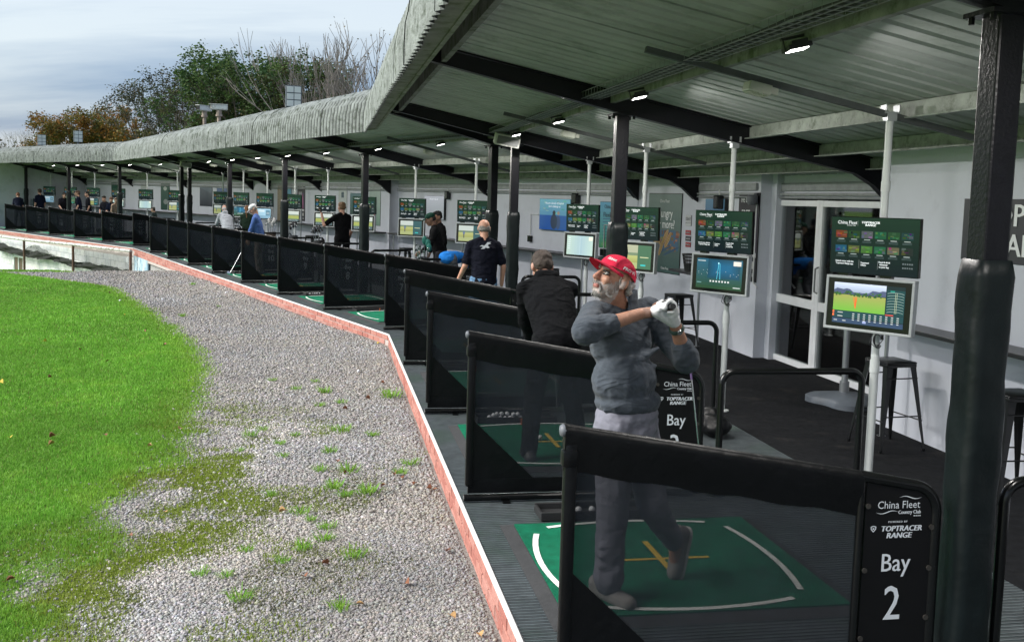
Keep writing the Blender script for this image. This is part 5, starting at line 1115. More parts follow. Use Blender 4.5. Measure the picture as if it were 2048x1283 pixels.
for s, u in ((1, 1.85), (1, 7.85), (1, 12.6), (0, 9.9)):
    d = thing('wall_heater', ['black wall unit high beside the blue television', 'black wall unit high beside the grey television', 'black wall unit high beside the round golfer emblem', 'black wall unit high near the cabin poster'][[(1, 1.85), (1, 7.85), (1, 12.6), (0, 9.9)].index((s, u))], 'wall unit', WM(s, 4.95 if u == 7.85 else 4.69, u, 2.08)); mb = MB(); mb.box((0, -.06, 0), (.16, .11, .2), bev=.02); mb.build('unit_body', blk, d); mb = MB(); mb.tube([(0, -.05, .1), (0, -.05, .18)], .012, 6); mb.build('conduit', polem, d)

# ================================================================== ROOF TOP THINGS
def roof_flood(s, px, v, label):
    q = S[s].onv(px, v); d = thing('roof_floodlight', label, 'floodlight', S[s].mat(v, q[1], q[2], -.15) @ Matrix.Scale(.6, 4), 'floodlight panels on the roof'); fm = mat('flood_frame', (.08, .10, .12), .5, var=.2); fl = mat('flood_cell', (.62, .65, .62), .25, var=.05)
    mb = MB(); mb.box((0, .10, 0), (.56, .18, .78), bev=.01); mb.build('frame', fm, d)
    for i in range(2):
        for j in range(3): mb = MB(); mb.box((-.132 + .264 * i, .005, -.25 + .25 * j), (.235, .02, .215), bev=.004); mb.build('cell', fl, d)
    mb = MB(); mb.box((.0, .16, -.7), (.1, .1, .9)); mb.build('bracket', fm, d)
roof_flood(1, (588, 193), 1.0, 'six-cell floodlight panel on the roof before the green trees'); roof_flood(2, (157, 273), 1.0, 'six-cell floodlight panel on the far roof before the golden trees'); roof_flood(2, (84, 280), 1.0, 'six-cell floodlight panel on the farthest roof near the end')
ccm = mat('camera_white', (.60, .61, .60), .5, var=.1, stain=(.4, .37, .33), sst=5); 
for px, rz, lb_ in (((409, 224), .5, 'white security camera on the roof angled away beside its twin'), ((438, 222), -.25, 'white security camera on the roof with a rusty neck')):
    q = S[1].onv(px, 1.2); d = thing('security_camera', lb_, 'camera', S[1].mat(1.2, q[1], q[2], rz) @ Matrix.Scale(.85, 4)); mb = MB(); mb.box((0, 0, .12), (.56, .18, .17), bev=.03); mb.box((-.02, 0, .215), (.62, .21, .02), bev=.008); mb.build('housing', ccm, d)
    mb = MB(); mb.box((-.285, 0, .12), (.01, .15, .13)); mb.build('window', blk, d); mb = MB(); mb.tube([(0, 0, .02), (0, 0, -.15)], .09, 12); mb.tube([(0, 0, -.15), (0, 0, -.7)], .06, 12); mb.lathe([(.11, -.18), (.11, -.12)], 12); mb.build('neck', mat('rusty_neck', (.30, .24, .20), .8, var=.4, vs=12), d)

# ================================================================== GOLF BAGS AND CLUBS
chrome = mat('chrome', (.55, .56, .58), .2, metal=.95, var=.05); gripm = mat('grip_rubber', (.02, .02, .022), .8, var=.1)
def club_parts(d, a, b, gm=gripm, wood=False, face=(-1, 0, 0), gl=.26, gr_=.0135):
    a, b = Vector(a), Vector(b); t = (b - a).normalized(); mb = MB(); mb.tube([a, a + t * gl], [gr_, gr_ * .75], 8); mb.build('grip', gm, d, 40); mb = MB(); mb.tube([a + t * gl, b], [.0055, .004], 8); mb.build('shaft', chrome, d, 40)
    mb = MB(); f = Vector(face); f = (f - t * f.dot(t)).normalized(); y_ = t.cross(f)
    if wood: mb.ell(b + f * .04, (.055, .045, .03), None, 12, 8)
    else: mb.add([b - f * .005 + y_ * .008 - t * .03, b + f * .07 + y_ * .006 - t * .035, b + f * .078 + y_ * .006 + t * .012, b - f * .005 + y_ * .008 + t * .012, b - f * .005 - y_ * .008 - t * .03, b + f * .07 - y_ * .004 - t * .035, b + f * .078 - y_ * .006 + t * .012, b - f * .005 - y_ * .008 + t * .012], [(0, 1, 2, 3), (7, 6, 5, 4), (0, 4, 5, 1), (1, 5, 6, 2), (2, 6, 7, 3), (3, 7, 4, 0)])
    mb.build('club_head', chrome if not wood else blk, d)
def club(label, a, b, **k): d = thing('golf_club', label, 'golf club', Matrix.Translation(b)); club_parts(d, Vector(a) - Vector(b), (0, 0, 0), **k); return d
def golf_bag(s, v, u, rz, tilt, body_c, label, cover=None):
    d = thing('golf_bag', label, 'golf bag', S[s].mat(v, u, .06, rz) @ Matrix.Rotation(tilt, 4, 'X')); m_ = mat('bag_%s' % label[:12], body_c, .7, var=.15)
    mb = MB(); mb.lathe([(.0, 0), (.11, 0), (.12, .03), (.115, .3), (.125, .62), (.14, .80), (.135, .84), (.12, .84), (.11, .78)], 16); mb.build('body', m_, d, 40)
    mb = MB(); mb.box((0, -.14, .30), (.17, .09, .36), bev=.03); mb.box((.0, -.135, .62), (.15, .07, .16), bev=.03); mb.build('pocket', m_, d, 40); mb = MB(); mb.tube([(.12, .02, .78), (.2, .03, .55), (.12, .02, .3)], .014, 6); mb.build('strap', gripm, d)
    for sx_ in (-1, 1): mb = MB(); mb.tube([(sx_ * .09, .12, .74), (sx_ * .24, .42, -.0)], .009, 6); mb.build('leg', stl, d)
    for k in range(9):
        a = 2 * pi * k / 9; x_, y_ = .075 * math.cos(a), .075 * math.sin(a); top = Vector((x_ * 1.5, y_ * 1.5, 1.02 + .12 * rnd.random())); c_ = MB(); c_.tube([(x_, y_, .6), top], .006, 6); sh = c_.build('club_shaft', chrome, d)
        hd = MB()
        if k < 3: hd.ell(top + Vector((0, 0, .05)), (.05, .045, .09), None, 10, 8); hd.build('head_cover', mat('cover_%s' % (cover and 'c' or 'd') + label[:5], cover or (.02, .02, .025), .7, var=.3, vs=25), d, 'all')
        else: hd.box((top.x + .025 * math.cos(a), top.y + .025 * math.sin(a), top.z), (.05, .02, .05), bev=.006); hd.build('iron_head', chrome, d)
golf_bag(1, 2.35, 9.45, .4, -.25, (.014, .014, .017), 'black golf bag standing in front of the man with the raised arm')
golf_bag(1, 2.30, 3.55, -.5, .35, (.02, .02, .03), 'golf bag with teal dotted head covers beside the man in a green cap', (.02, .16, .13))
golf_bag(1, 2.45, 14.1, .2, -.1, (.07, .05, .04), 'brown golf bag right of the man in a white cap', (.5, .5, .5))
golf_bag(1, 2.2, 16.9, .2, -.2, (.02, .02, .022), 'black golf bag between the grey-topped man and the ponytail woman')
golf_bag(1, 2.4, 11.9, .2, -.15, (.03, .032, .04), 'dark golf bag left of the post by the far counter')
# clubs standing about
a = S[0].pt(*S[0].onu((1381, 737), 2.62)); b = S[0].pt(*S[0].onu((1408, 1003), 2.62)); b.z = .02
club('golf club with a purple grip leaning on the Bay Three sign', a, b, gm=mat('purple_grip', (.13, .08, .20), .6, var=.3, vs=60), gl=.075, gr_=.0095)
for q, (p0_, p1_) in enumerate((((1106, 690), (1114, 838)), ((1120, 690), (1126, 838)))):
    a = S[0].pt(*S[0].onu(p0_, 5.36)); b = S[0].pt(*S[0].onu(p1_, 5.30)); b.z = .06; club('golf club propped against the Bay Four divider', a, b).__setitem__('group', 'clubs propped on the divider')
hd = thing('holdall', 'slumped black cloth bag on the floor by the bag rail', 'bag', S[0].mat(*S[0].onz((1422, 868), 0)[:2], 0, .3)); mb = MB(); mb.ell((0, 0, .10), (.15, .22, .10)); mb.ell((.03, .05, .17), (.08, .12, .07)); mb.ell((-.05, -.1, .08), (.10, .12, .08)); remesh(mb, 'bag_body', vinyl, hd, .015, 3, [('CLOUDS', .06, .02)]); mb = MB(); mb.tube([(-.12, -.10, .12), (-.15, -.02, .07), (-.12, .10, .10)], .012, 6); mb.build('handle', vinyl, hd)

# ================================================================== TREES
leafm = mat('tree_leaf', vcol='Col', rough=.6, var=0, spec=.2); tn = leafm.node_tree; pb = tn.nodes['Principled BSDF']; tb = tn.nodes.new('ShaderNodeBsdfTranslucent'); mm = tn.nodes.new('ShaderNodeMixShader'); mm.inputs[0].default_value = .3
tn.links.new(pb.inputs['Base Color'].links[0].from_socket, tb.inputs[0]); tn.links.new(pb.outputs[0], mm.inputs[1]); tn.links.new(tb.outputs[0], mm.inputs[2]); tn.links.new(mm.outputs[0], tn.nodes['Material Output'].inputs[0])
barkm = mat('bark', (.10, .085, .07), .9, var=.3, vs=4); barkp = mat('pale_bark', (.20, .18, .16), .9, var=.3, vs=4)
def tree(label, px, Yd, spread, lv, nleaf, lsz, cols, seed, bare=False, group='trees behind the shelter'):
    r_ = random.Random(seed); tip = C0 + ray(px) * (Yd / ray(px).y); base = Vector((tip.x, tip.y, -2.4)); Ht = tip.z - base.z
    d = thing('bare_tree' if bare else 'leafy_tree', label, 'tree', Matrix.Translation(base), group); mb = MB(); tips = []
    def grow(p, t, ln, rad, l):
        bend = Vector((r_.uniform(-1, 1), r_.uniform(-1, 1), r_.uniform(-.2, .6))) * (.18 if not bare else .30); mid = p + t * ln * .5; t2 = (t + bend).normalized(); e = mid + t2 * ln * .5
        mb.tube([p, mid, e], [rad, rad * .82, rad * .66], 6 if l < 2 else (4 if l < 4 else 3), cap=False)
        if l >= lv - 2 and not bare: tips.append(mid)
        if l >= lv: tips.append(e); return
        n = r_.choice((2, 3, 3)) if l else r_.choice((4, 5))
        for i in range(n):
            az = 2 * pi * (i + r_.random() * .7) / n; sp = spread * r_.uniform(.6, 1.25) * (.6 if i == 0 and l else 1); a = t2.orthogonal().normalized(); b = t2.cross(a); nd = (t2 * math.cos(sp) + (a * math.cos(az) + b * math.sin(az)) * math.sin(sp)); nd.z += .10 if not bare else .22
            grow(e, nd.normalized(), ln * r_.uniform(.68, .86), rad * .62, l + 1)
    l0 = 1.0; grow(Vector((0, 0, 0)), Vector((0, 0, 1)), l0, .042, 0)
    zm = max(v[2] for v in mb.v); k = Ht / zm; mb.v = [(v[0] * k, v[1] * k, v[2] * k) for v in mb.v]; mb.build('trunk', barkp if bare else barkm, d)
    if nleaf:
        T = np.array([t[:] for t in tips]) * k; n = len(T) * nleaf; C_ = np.repeat(T, nleaf, 0) + rng.normal(0, lsz * 2.1, (n, 3)); q = rng.normal(0, 1, (n, 3)); q /= np.linalg.norm(q, axis=1)[:, None]; a = np.cross(q, [0, 0, 1.0]); a /= np.linalg.norm(a, axis=1)[:, None] + 1e-9; b = np.cross(q, a)
        s_ = lsz * (.6 + .8 * rng.random((n, 1))); P = np.stack([C_ - a * s_, C_ - b * s_ * .6, C_ + a * s_, C_ + b * s_ * .6], 1).reshape(-1, 3); F_ = np.arange(n * 4).reshape(-1, 4)
        ci = rng.integers(0, len(cols), len(T)); cc = np.array(cols)[np.repeat(ci, nleaf)] * (.65 + .7 * rng.random((n, 1))); inst('crown', np_mesh('crown', P, F_, leafm, np.repeat(cc, 4, 0)), d)
GRN = [(.05, .10, .025), (.065, .12, .03), (.04, .085, .03), (.08, .12, .035)]; OLV = [(.06, .08, .025), (.05, .06, .025), (.08, .075, .03)]; ORA = [(.20, .12, .025), (.14, .11, .025), (.09, .10, .03), (.22, .10, .02)]; DRK = [(.045, .055, .03), (.06, .05, .03), (.05, .065, .03)]
tree('golden autumn tree with spreading crown left of the roof floodlight', (160, 222), 66, .42, 5, 28, 0.068, ORA, 3)
tree('golden autumn tree with a raised tuft beside the dark trees', (235, 212), 70, .40, 5, 28, 0.068, ORA, 8)
tree('low golden autumn tree spreading above the roof behind the cameras', (290, 262), 62, .46, 5, 31, 0.082, ORA + OLV, 5)
tree('thin dark-leaved tree left of the security cameras', (318, 166), 60, .34, 5, 11, 0.061, DRK, 11)
tree('tall sparse dark tree rising behind the security cameras', (385, 130), 58, .33, 5, 11, 0.061, DRK, 14)
tree('slim olive tree right of the security cameras', (437, 118), 56, .30, 5, 15, 0.061, OLV + GRN, 16)
tree('bushy olive green tree low behind the roof', (470, 185), 48, .42, 5, 24, 0.068, GRN + OLV, 17)
tree('broad bright green tree behind the large roof floodlight', (535, 96), 48, .40, 5, 28, 0.068, GRN, 21)
tree('dense green tree crowded against the bare trees', (610, 118), 46, .38, 5, 28, 0.061, GRN + OLV, 24)
tree('tall bare tree with fine upright twigs', (640, 56), 46, .27, 5, 0, .1, DRK, 27, True)
tree('bare tree with many upright stems beside the tall one', (685, 66), 44, .30, 5, 0, .1, DRK, 31, True)
tree('bare reddish twiggy tree near the roof bend', (728, 106), 42, .32, 5, 1, .04, [(.10, .06, .05)], 35, True)
tree('twiggy tree with a few leaves at the roof bend', (772, 40), 40, .34, 5, 1, .05, [(.10, .08, .04)], 38, True)
tree('dark bare tree at the far end of the roof', (12, 272), 72, .5, 5, 1, .14, DRK, 41, True); tree('low bare tree left of the golden trees', (92, 246), 68, .48, 6, 0, .1, DRK, 44, True)
# ================================================================== PEOPLE
def skin(n, c): return mat('skin_' + n, c, .5, var=.14, vs=22, bump=.15, bs=300, spec=.4)
def cloth(n, c, **k): return mat('cloth_' + n, c, k.pop('rough', .9), var=k.pop('var', .16), vs=k.pop('vs', 9), bump=.35, bs=500, spec=.12, sheen=k.pop('sheen', 0), fold=k.pop('fold', .55), **k)
def fist(mb, c, axis, up, r=.018, fr=.0095, side=1, spread=.0205, th=True):
    """four bent fingers closed round an axis, palm behind them, thumb leaving the palm's side"""
    c = Vector(c); ax = Vector(axis).normalized(); a = Vector(up); a = (a - ax * a.dot(ax)).normalized(); b = ax.cross(a) * side
    for i in range(4):
        o = c + ax * (i - 1.5) * spread; k = (1.0, 1.06, 1.0, .86)[i]
        pts = [o + (a * math.cos(t) + b * math.sin(t)) * (r + fr) * (1 + .25 * math.exp(-((t - R(20)) / .5) ** 2)) for t in [R(-35 + 52 * j) for j in range(int(5 * k) + 1)]]
        for j in range(len(pts) - 1): mb.cap(pts[j], pts[j + 1], fr * (1 - .05 * j), fr * (1 - .05 * (j + 1)), 8)
    pc = c + (a * math.cos(R(-75)) + b * math.sin(R(-75))) * (r + fr * 1.3)
    mb.cap(pc - ax * spread * 1.5, pc + ax * spread * 1.5, .017, .017, 10); mb.cap(pc - ax * spread * 1.3 - b * .03, pc + ax * spread * 1.2 - b * .03, .016, .017, 10)
    if th:
        q0 = pc + ax * spread * 1.6 - b * .015; q1 = q0 + a * .03 + b * .02 + ax * .014; q2 = q1 + a * .006 + b * .028 + ax * .008; mb.cap(q0, q1, .013, .011, 8); mb.cap(q1, q2, .011, .009, 8)
    return pc - b * .055
def loose_hand(mb, w_, d, side):
    """relaxed hand below wrist w_ in direction d"""
    w_ = Vector(w_); d = Vector(d).normalized(); x_ = d.orthogonal().normalized() if abs(d.x) > .9 else (Vector((0, 1, 0)) - d * d.y).normalized(); y_ = d.cross(x_)
    mb.cap(w_, w_ + d * .075, .024, .030, 10, (y_, .5))
    for i in range(4):
        b0 = w_ + d * .085 + x_ * (i - 1.5) * .017; ln = (.062, .072, .068, .052)[i]; e1 = b0 + d * ln * .55 + y_ * .012; e2 = e1 + d * ln * .4 + y_ * .025; mb.cap(b0, e1, .0088, .008, 7); mb.cap(e1, e2, .008, .0068, 7)
    t0 = w_ + d * .03 + x_ * .022; t1 = t0 + d * .03 + x_ * .025; mb.cap(t0, t1, .012, .010, 7); mb.cap(t1, t1 + d * .028 + x_ * .004, .010, .008, 7)
def head_shapes(mb, M_, beardless=True):
    e = lambda c, r_, n=14, k=10: mb.ell(c, r_, None, n, k, M_)
    e((0, -.012, .03), (.076, .097, .088)); e((0, .030, -.028), (.062, .066, .083)); e((0, .058, -.088), (.040, .034, .030)); e((0, .080, .034), (.052, .018, .012)); e((-.036, .066, -.022), (.024, .026, .024)); e((.036, .066, -.022), (.024, .026, .024))
    a, b = M_ @ Vector((0, .092, .018)), M_ @ Vector((0, .118, -.026)); mb.cap(a, b, .009, .0145, 10); e((.011, .108, -.030), (.009, .011, .008)); e((-.011, .108, -.030), (.009, .011, .008)); e((0, .094, -.060), (.022, .012, .0065)); e((0, .091, -.071), (.019, .012, .007))
    for sx_ in (-1, 1):
        e((sx_ * .081, -.014, -.004), (.011, .022, .033)); e((sx_ * .074, .0, -.030), (.008, .010, .012))
def person(label, s, v, u, face, H=1.75, lean=0, twist=0, hyaw=0, hpitch=0, arms=None, legs=None, sk=(.42, .24, .17), shirt=(.01, .01, .013), sleeve='short', trs=(.03, .03, .035), shoe=(.03, .03, .03), hair=(.03, .02, .015), cap=None, capdir=0, pony=False, bald=False, vox=.014, build=1.0, key='', hands=True, skirt=False, z=0, group=None, hood=None):
    k = H / 1.75; d = thing('person', label, 'person', S[s].mat(v, u, z, R(face)) @ Matrix.Scale(k, 4), group)
    PV = Vector((0, 0, .95)); U = Matrix.Translation(PV) @ Matrix.Rotation(R(twist), 4, 'Z') @ Matrix.Rotation(R(-lean), 4, 'X') @ Matrix.Translation(-PV)
    if lean > 25: d.matrix_basis = d.matrix_basis
    sh = {sd_: U @ Vector((sd_ * .170 * build, .005, 1.385)) for sd_ in (-1, 1)}
    arms = arms or {}; legs = legs or {}
    el, wr = {}, {}
    for sd_ in (-1, 1):
        a, b = arms.get(sd_, ((sd_ * .05, -.02, -.29), (sd_ * .03, .08, -.53))); el[sd_] = sh[sd_] + Vector(a); wr[sd_] = sh[sd_] + Vector(b)
    hp, kn, an = {}, {}, {}
    for sd_ in (-1, 1):
        hp[sd_] = Vector((sd_ * .095, 0, .92)); a, b = legs.get(sd_, ((sd_ * .03, .02, -.43), (sd_ * .05, -.02, -.83))); kn[sd_] = hp[sd_] + Vector(a); an[sd_] = hp[sd_] + Vector(b)
    HM_ = U @ Matrix.Translation((0, .028, 1.612)) @ Matrix.Rotation(R(lean * .6), 4, 'X') @ Matrix.Rotation(R(hyaw), 4, 'Z') @ Matrix.Rotation(R(hpitch), 4, 'X')
    sm = skin(key or label[:14], sk); mb = MB(); head_shapes(mb, HM_); mb.cap(U @ Vector((0, -.015, 1.44)), HM_ @ Vector((0, -.02, -.05)), .060, .054)
    mb.ell(U @ Vector((0, 0, 1.29)), (.15, .095, .17), U.to_3x3()); mb.ell(U @ Vector((0, 0, 1.07)), (.13, .09, .16), U.to_3x3()); mb.ell(PV, (.14, .10, .11))
    for sd_ in (-1, 1):
        mb.cap(U @ Vector((0, 0, 1.42)), sh[sd_], .05, .052); mb.cap(sh[sd_], el[sd_], .050, .040); mb.cap(el[sd_], wr[sd_], .040, .027); dr = (wr[sd_] - el[sd_]).normalized()
        if hands: loose_hand(mb, wr[sd_], (dr + Vector((0, .1, 0))).normalized(), sd_)
        else: mb.cap(wr[sd_], wr[sd_] + dr * .1, .028, .03)
        mb.cap(hp[sd_], kn[sd_], .08, .056); mb.cap(kn[sd_], an[sd_], .052, .036); mb.cap(an[sd_] + Vector((0, .0, -.03)), an[sd_] + Vector((0, .15, -.055)), .034, .03)
    remesh(mb, 'body', sm, d, vox * .8, 2)
    # shirt
    mb = MB(); bw_ = build
    for q_ in range(11):
        t = q_ / 10; zq = .93 + .46 * t; rx = (.170, .166, .164, .164, .167, .172, .178, .184, .186, .180, .160)[q_] * bw_; ry = (.128, .128, .128, .128, .128, .128, .128, .126, .122, .114, .098)[q_] * bw_
        mb.ell(U @ Vector((0, .006, zq - .02)), (rx, ry, .14 if q_ < 8 else .09), U.to_3x3(), 16, 12)
    for sd_ in (-1, 1):
        mb.cap(U @ Vector((sd_ * .02, -.012, 1.450)), sh[sd_], .062, .060); mb.cap(U @ Vector((sd_ * .03, -.005, 1.40)), sh[sd_] + Vector((0, 0, -.02)), .085, .062); e_ = el[sd_]
        if sleeve == 'short': mb.cap(sh[sd_], sh[sd_].lerp(e_, .78), .062, .062)
        else: mb.cap(sh[sd_], e_, .062, .057); mb.cap(e_, e_.lerp(wr[sd_], .93), .060, .042)
    if hood: mb.cap(U @ Vector((-.06, -.08, 1.45)), U @ Vector((.06, -.08, 1.45)), .06, .06)
    remesh(mb, 'shirt', cloth('s' + (key or label[:14]), shirt), d, vox, 9, [('CLOUDS', .10, .014), ('CLOUDS', .04, .006)])
    mb = MB(); mb.ell((0, 0, .93), (.165 * bw_, .125 * bw_, .12))
    for sd_ in (-1, 1): mb.cap(hp[sd_], kn[sd_], .098, .076); mb.cap(kn[sd_], an[sd_] + Vector((0, 0, .0)), .076, .064)
    remesh(mb, 'trousers', cloth('t' + (key or label[:14]), trs), d, vox, 4, [('CLOUDS', .09, .018), ('CLOUDS', .04, .008)])
    for sd_ in (-1, 1): mb = MB(); p = Vector((an[sd_].x, an[sd_].y, .05)); mb.cap(p + Vector((0, -.06, .0)), p + Vector((0, .15, -.008)), .043, .040, 12, ((0, 0, 1), .95)); mb.cap(p + Vector((0, -.03, .02)), p + Vector((0, -.02, .05)), .045, .045); remesh(mb, 'shoe', mat('shoe_' + (key or label[:14]), shoe, .6, var=.2), d, .012, 2)
    hm_ = mat('hair_' + (key or label[:14]), hair, .7, var=.35, vs=60, bump=.6, bs=180)
    if cap:
        cm = cloth('cap' + (key or label[:14]), cap, rough=.8); mb = MB(); mb.ell((0, -.010, .060), (.086, .106, .072), None, 16, 10, HM_); mb.ell((0, .125, .052), (.062, .065, .010), None, 14, 6, HM_ @ Matrix.Rotation(R(-8), 4, 'X')); remesh(mb, 'cap', cm, d, .010, 2)
    mb = MB()
    if bald: mb.ell((0, -.046, -.002), (.0790, .062, .060), None, 14, 8, HM_); mb.cap(HM_ @ Vector((-.07, -.02, -.005)), HM_ @ Vector((-.065, -.05, -.03)), .012, .02); mb.cap(HM_ @ Vector((.07, -.02, -.005)), HM_ @ Vector((.065, -.05, -.03)), .012, .02)
    elif cap: mb.ell((0, -.045, .0), (.079, .066, .055), None, 14, 8, HM_)
    else: mb.ell((0, -.022, .048), (.083, .098, .082), None, 14, 10, HM_); mb.ell((0, -.055, .0), (.079, .062, .060), None, 14, 8, HM_); mb.ell((0, .045, .088), (.06, .045, .035), None, 12, 8, HM_)
    if pony: mb.cap(HM_ @ Vector((0, -.10, .03)), HM_ @ Vector((.01, -.13, -.12)), .035, .032); mb.cap(HM_ @ Vector((.01, -.13, -.12)), HM_ @ Vector((.02, -.10, -.30)), .032, .012)
    remesh(mb, 'hair', hm_, d, .009, 1, [('CLOUDS', .025, .022)])
    return d, U, HM_, sh, el, wr
NAVY = (.006, .009, .022)
# man in black jacket bending over his ball, Bay Three
P2 = person('man in a black jacket bending over the ball on the second mat, seen from behind', 0, .84, 3.72, 2, 1.84, 42, 2, 0, -10, {-1: ((.05, .14, -.26), (.15, .28, -.47)), 1: ((-.05, .14, -.26), (-.13, .28, -.47))}, {-1: ((-.05, .08, -.42), (-.10, -.02, -.83)), 1: ((.05, .08, -.42), (.10, -.02, -.83))}, (.45, .25, .19), (.005, .0055, .007), 'long', (.008, .009, .010), (.05, .05, .055), (.05, .035, .028), vox=.011, build=1.10, key='p2')
q = P2[0]; mb = MB(); M_ = P2[1]; mb.cap(M_ @ Vector((-.05, -.035, 1.475)), M_ @ Vector((.05, -.035, 1.475)), .05, .05); remesh(mb, 'collar', MATS['cloth_sp2'], q, .009, 2)
# man in dark tee with white bird emblem
P3 = person('grey-haired man in a navy T-shirt with a white bird emblem on the back', 0, 1.17, 9.55, 4, 1.78, 6, -4, 4, -6, {-1: ((-.07, -.02, -.28), (-.13, .12, -.48)), 1: ((.08, -.03, -.28), (.08, .04, -.53))}, None, (.50, .27, .19), (.006, .007, .014), 'short', (.12, .22, .36), (.3, .3, .3), (.22, .205, .19), bald=True, vox=.012, build=1.08, key='p3')
mb = MB(); bird = [(-.085, .0), (-.05, .018), (-.02, .012), (.0, .03), (.02, .055), (.075, .062), (.05, .045), (.075, .04), (.035, .028), (.03, .01), (.055, -.012), (.03, -.022), (.0, -.012), (-.02, -.03), (-.065, -.034), (-.05, -.02), (-.03, -.01), (-.055, .002)]
mb.add([(x_, 0, z) for x_, z in bird], [list(range(len(bird)))]); bme_ = mb.build('emblem', whitel, P3[0], M=P3[1] @ Matrix.Translation((-.0, -.142, 1.36)))
# man in green cap and black sweater, head turned left; companion behind; bent person in blue
P4 = person('man in a dark green cap and black sweater bending beside the golf bag', 1, 2.72, 3.75, 70, 1.76, 14, 0, 0, -14, {-1: ((-.08, .1, -.26), (.02, .26, -.42)), 1: ((.05, .06, -.28), (.0, .22, -.42))}, None, (.24, .13, .09), (.006, .006, .007), 'long', (.03, .03, .035), hair=(.01, .008, .008), cap=(.012, .05, .035), vox=.014, key='p4')
P5 = person('dark-haired man in black standing behind the man in a green cap', 1, 3.35, 5.0, 95, 1.76, 6, 0, 0, -10, None, None, (.24, .13, .09), (.005, .005, .006), 'long', (.01, .02, .025), hair=(.008, .007, .007), vox=.016, key='p5')
P6 = person('person in a bright blue top and grey trousers bent double over a bag', 1, 2.42, 2.75, -60, 1.70, 92, 0, 0, 20, {-1: ((-.02, .1, -.26), (.02, .16, -.46)), 1: ((.02, .1, -.26), (-.02, .16, -.46))}, {-1: ((-.02, .12, -.40), (-.03, -.04, -.83)), 1: ((.02, .12, -.40), (.03, -.04, -.83))}, (.3, .17, .12), (.02, .19, .62), 'short', (.09, .095, .11), hair=(.01, .01, .01), vox=.015, key='p6')
# man touching a screen
P7 = person('man in black T-shirt and black glove raising his left arm to a screen', 1, 2.78, 9.35, 6, 1.86, 2, 0, 6, -2, {-1: ((-.24, .06, -.19), (-.27, .14, .07)), 1: ((.08, .02, -.29), (.08, .14, -.50))}, None, (.48, .27, .20), (.004, .004, .005), 'short', (.005, .005, .006), hair=(.13, .075, .035), vox=.013, build=1.06, key='p7')
mb = MB(); w_ = P7[5][-1]; e_ = P7[4][-1]; dr = (w_ - e_).normalized(); loose_hand(mb, w_ + dr * .0, dr, -1); remesh(mb, 'glove', cloth('gl7', (.01, .01, .012)), P7[0], .006, 0, [('CLOUDS', .02, .001)]).scale = (1, 1, 1)
# man in white cap, blue sweater, looking down
P8 = person('man in a white cap, blue sweater and brown trousers looking down at his club', 1, .98, 10.25, 66, 1.76, 10, 0, 6, -34, {-1: ((.02, .10, -.28), (.08, .16, -.52)), 1: ((-.02, .12, -.28), (-.09, .16, -.52))}, None, (.42, .24, .17), (.07, .13, .34), 'long', (.13, .105, .085), (.05, .05, .05), (.30, .29, .27), cap=(.62, .64, .66), vox=.013, build=1.05, key='p8')
a = S[1].pt(.68, 10.32, .78); b = S[1].pt(.28, 10.30, .045); club('golf club held down to the mat by the man in a white cap', a, b)
P9 = person('woman with a long brown ponytail in a dark green top', 1, 2.35, 16.5, -28, 1.62, 6, 0, 0, -8, {-1: ((-.03, .06, -.28), (.05, .22, -.40)), 1: ((.03, .06, -.28), (-.05, .22, -.40))}, None, (.45, .26, .19), (.015, .03, .02), 'long', (.05, .05, .05), hair=(.17, .08, .035), pony=True, vox=.016, build=.9, key='p9')
P10 = person('bald man in a pale grey hooded top leaning forward', 1, 1.72, 16.2, 4, 1.72, 30, 0, 0, -8, {-1: ((-.05, .12, -.25), (.05, .3, -.38)), 1: ((.05, .12, -.25), (-.05, .3, -.38))}, None, (.46, .26, .2), (.34, .36, .40), 'long', (.05, .05, .06), hair=(.4, .4, .4), bald=True, vox=.016, build=1.12, key='p10', hood=True)
P11 = person('child in dark clothes by the farthest counter', 2, 1.6, 1.7, 40, 1.36, 8, 0, 0, -10, None, None, (.4, .24, .18), (.02, .03, .03), 'long', (.02, .02, .03), hair=(.02, .015, .012), vox=.02, build=.95, key='p11', hands=False)
dn = {-1: ((-.04, .06, -.28), (.06, .2, -.46)), 1: ((.04, .06, -.28), (-.06, .2, -.46))}
far_p = [('red-haired youth in a navy shirt bending over his club beside the end wall', 2, 1.02, 15.0, -12, 1.74, 24, dn, (.20, .08, .04), NAVY), ('tall dark-haired youth in a navy shirt with his back turned near the end wall', 2, 2.02, 15.1, 8, 1.88, 4, None, (.05, .03, .02), NAVY),
         ('youth in black leaning down beside the bright blue screen', 2, 2.52, 13.6, 172, 1.80, 22, dn, (.02, .015, .012), (.008, .008, .012)), ('tall youth in navy turned left behind a padded post', 2, 2.25, 10.9, 60, 1.86, 4, None, (.07, .04, .025), NAVY), ('slim youth in black with white sleeve marks facing left', 2, 2.75, 11.1, 75, 1.83, 3, None, (.015, .012, .01), (.008, .009, .014)),
         ('youth in black half hidden behind a screen stand', 2, 2.45, 8.4, 120, 1.69, 12, dn, (.02, .015, .012), (.010, .010, .016)), ('youth in a navy polo shirt bowed over a phone', 2, 2.52, 7.9, 140, 1.67, 16, dn, (.10, .06, .035), NAVY), ('woman in a beige top facing out beside a padded post', 2, 2.02, 6.35, 172, 1.64, 4, dn, (.10, .055, .03), (.36, .26, .19))]
for i, (lb_, s, v, u, fc, H, le, ar, hr, shc) in enumerate(far_p): person(lb_, s, v, u, fc, H, le, 0, 0, -12 if le > 10 else -3, ar, None, (.45, .27, .2), shc, 'short' if i < 7 else 'long', (.015, .017, .028), hair=hr, vox=.02, build=.98 if i < 7 else .9, key='f%d' % i, hands=False, pony=(i == 7))
a = S[2].pt(.86, 15.1, .8); b = S[2].pt(1.42, 14.6, .05); club('golf club held by the red-haired youth near the end wall', a, b)
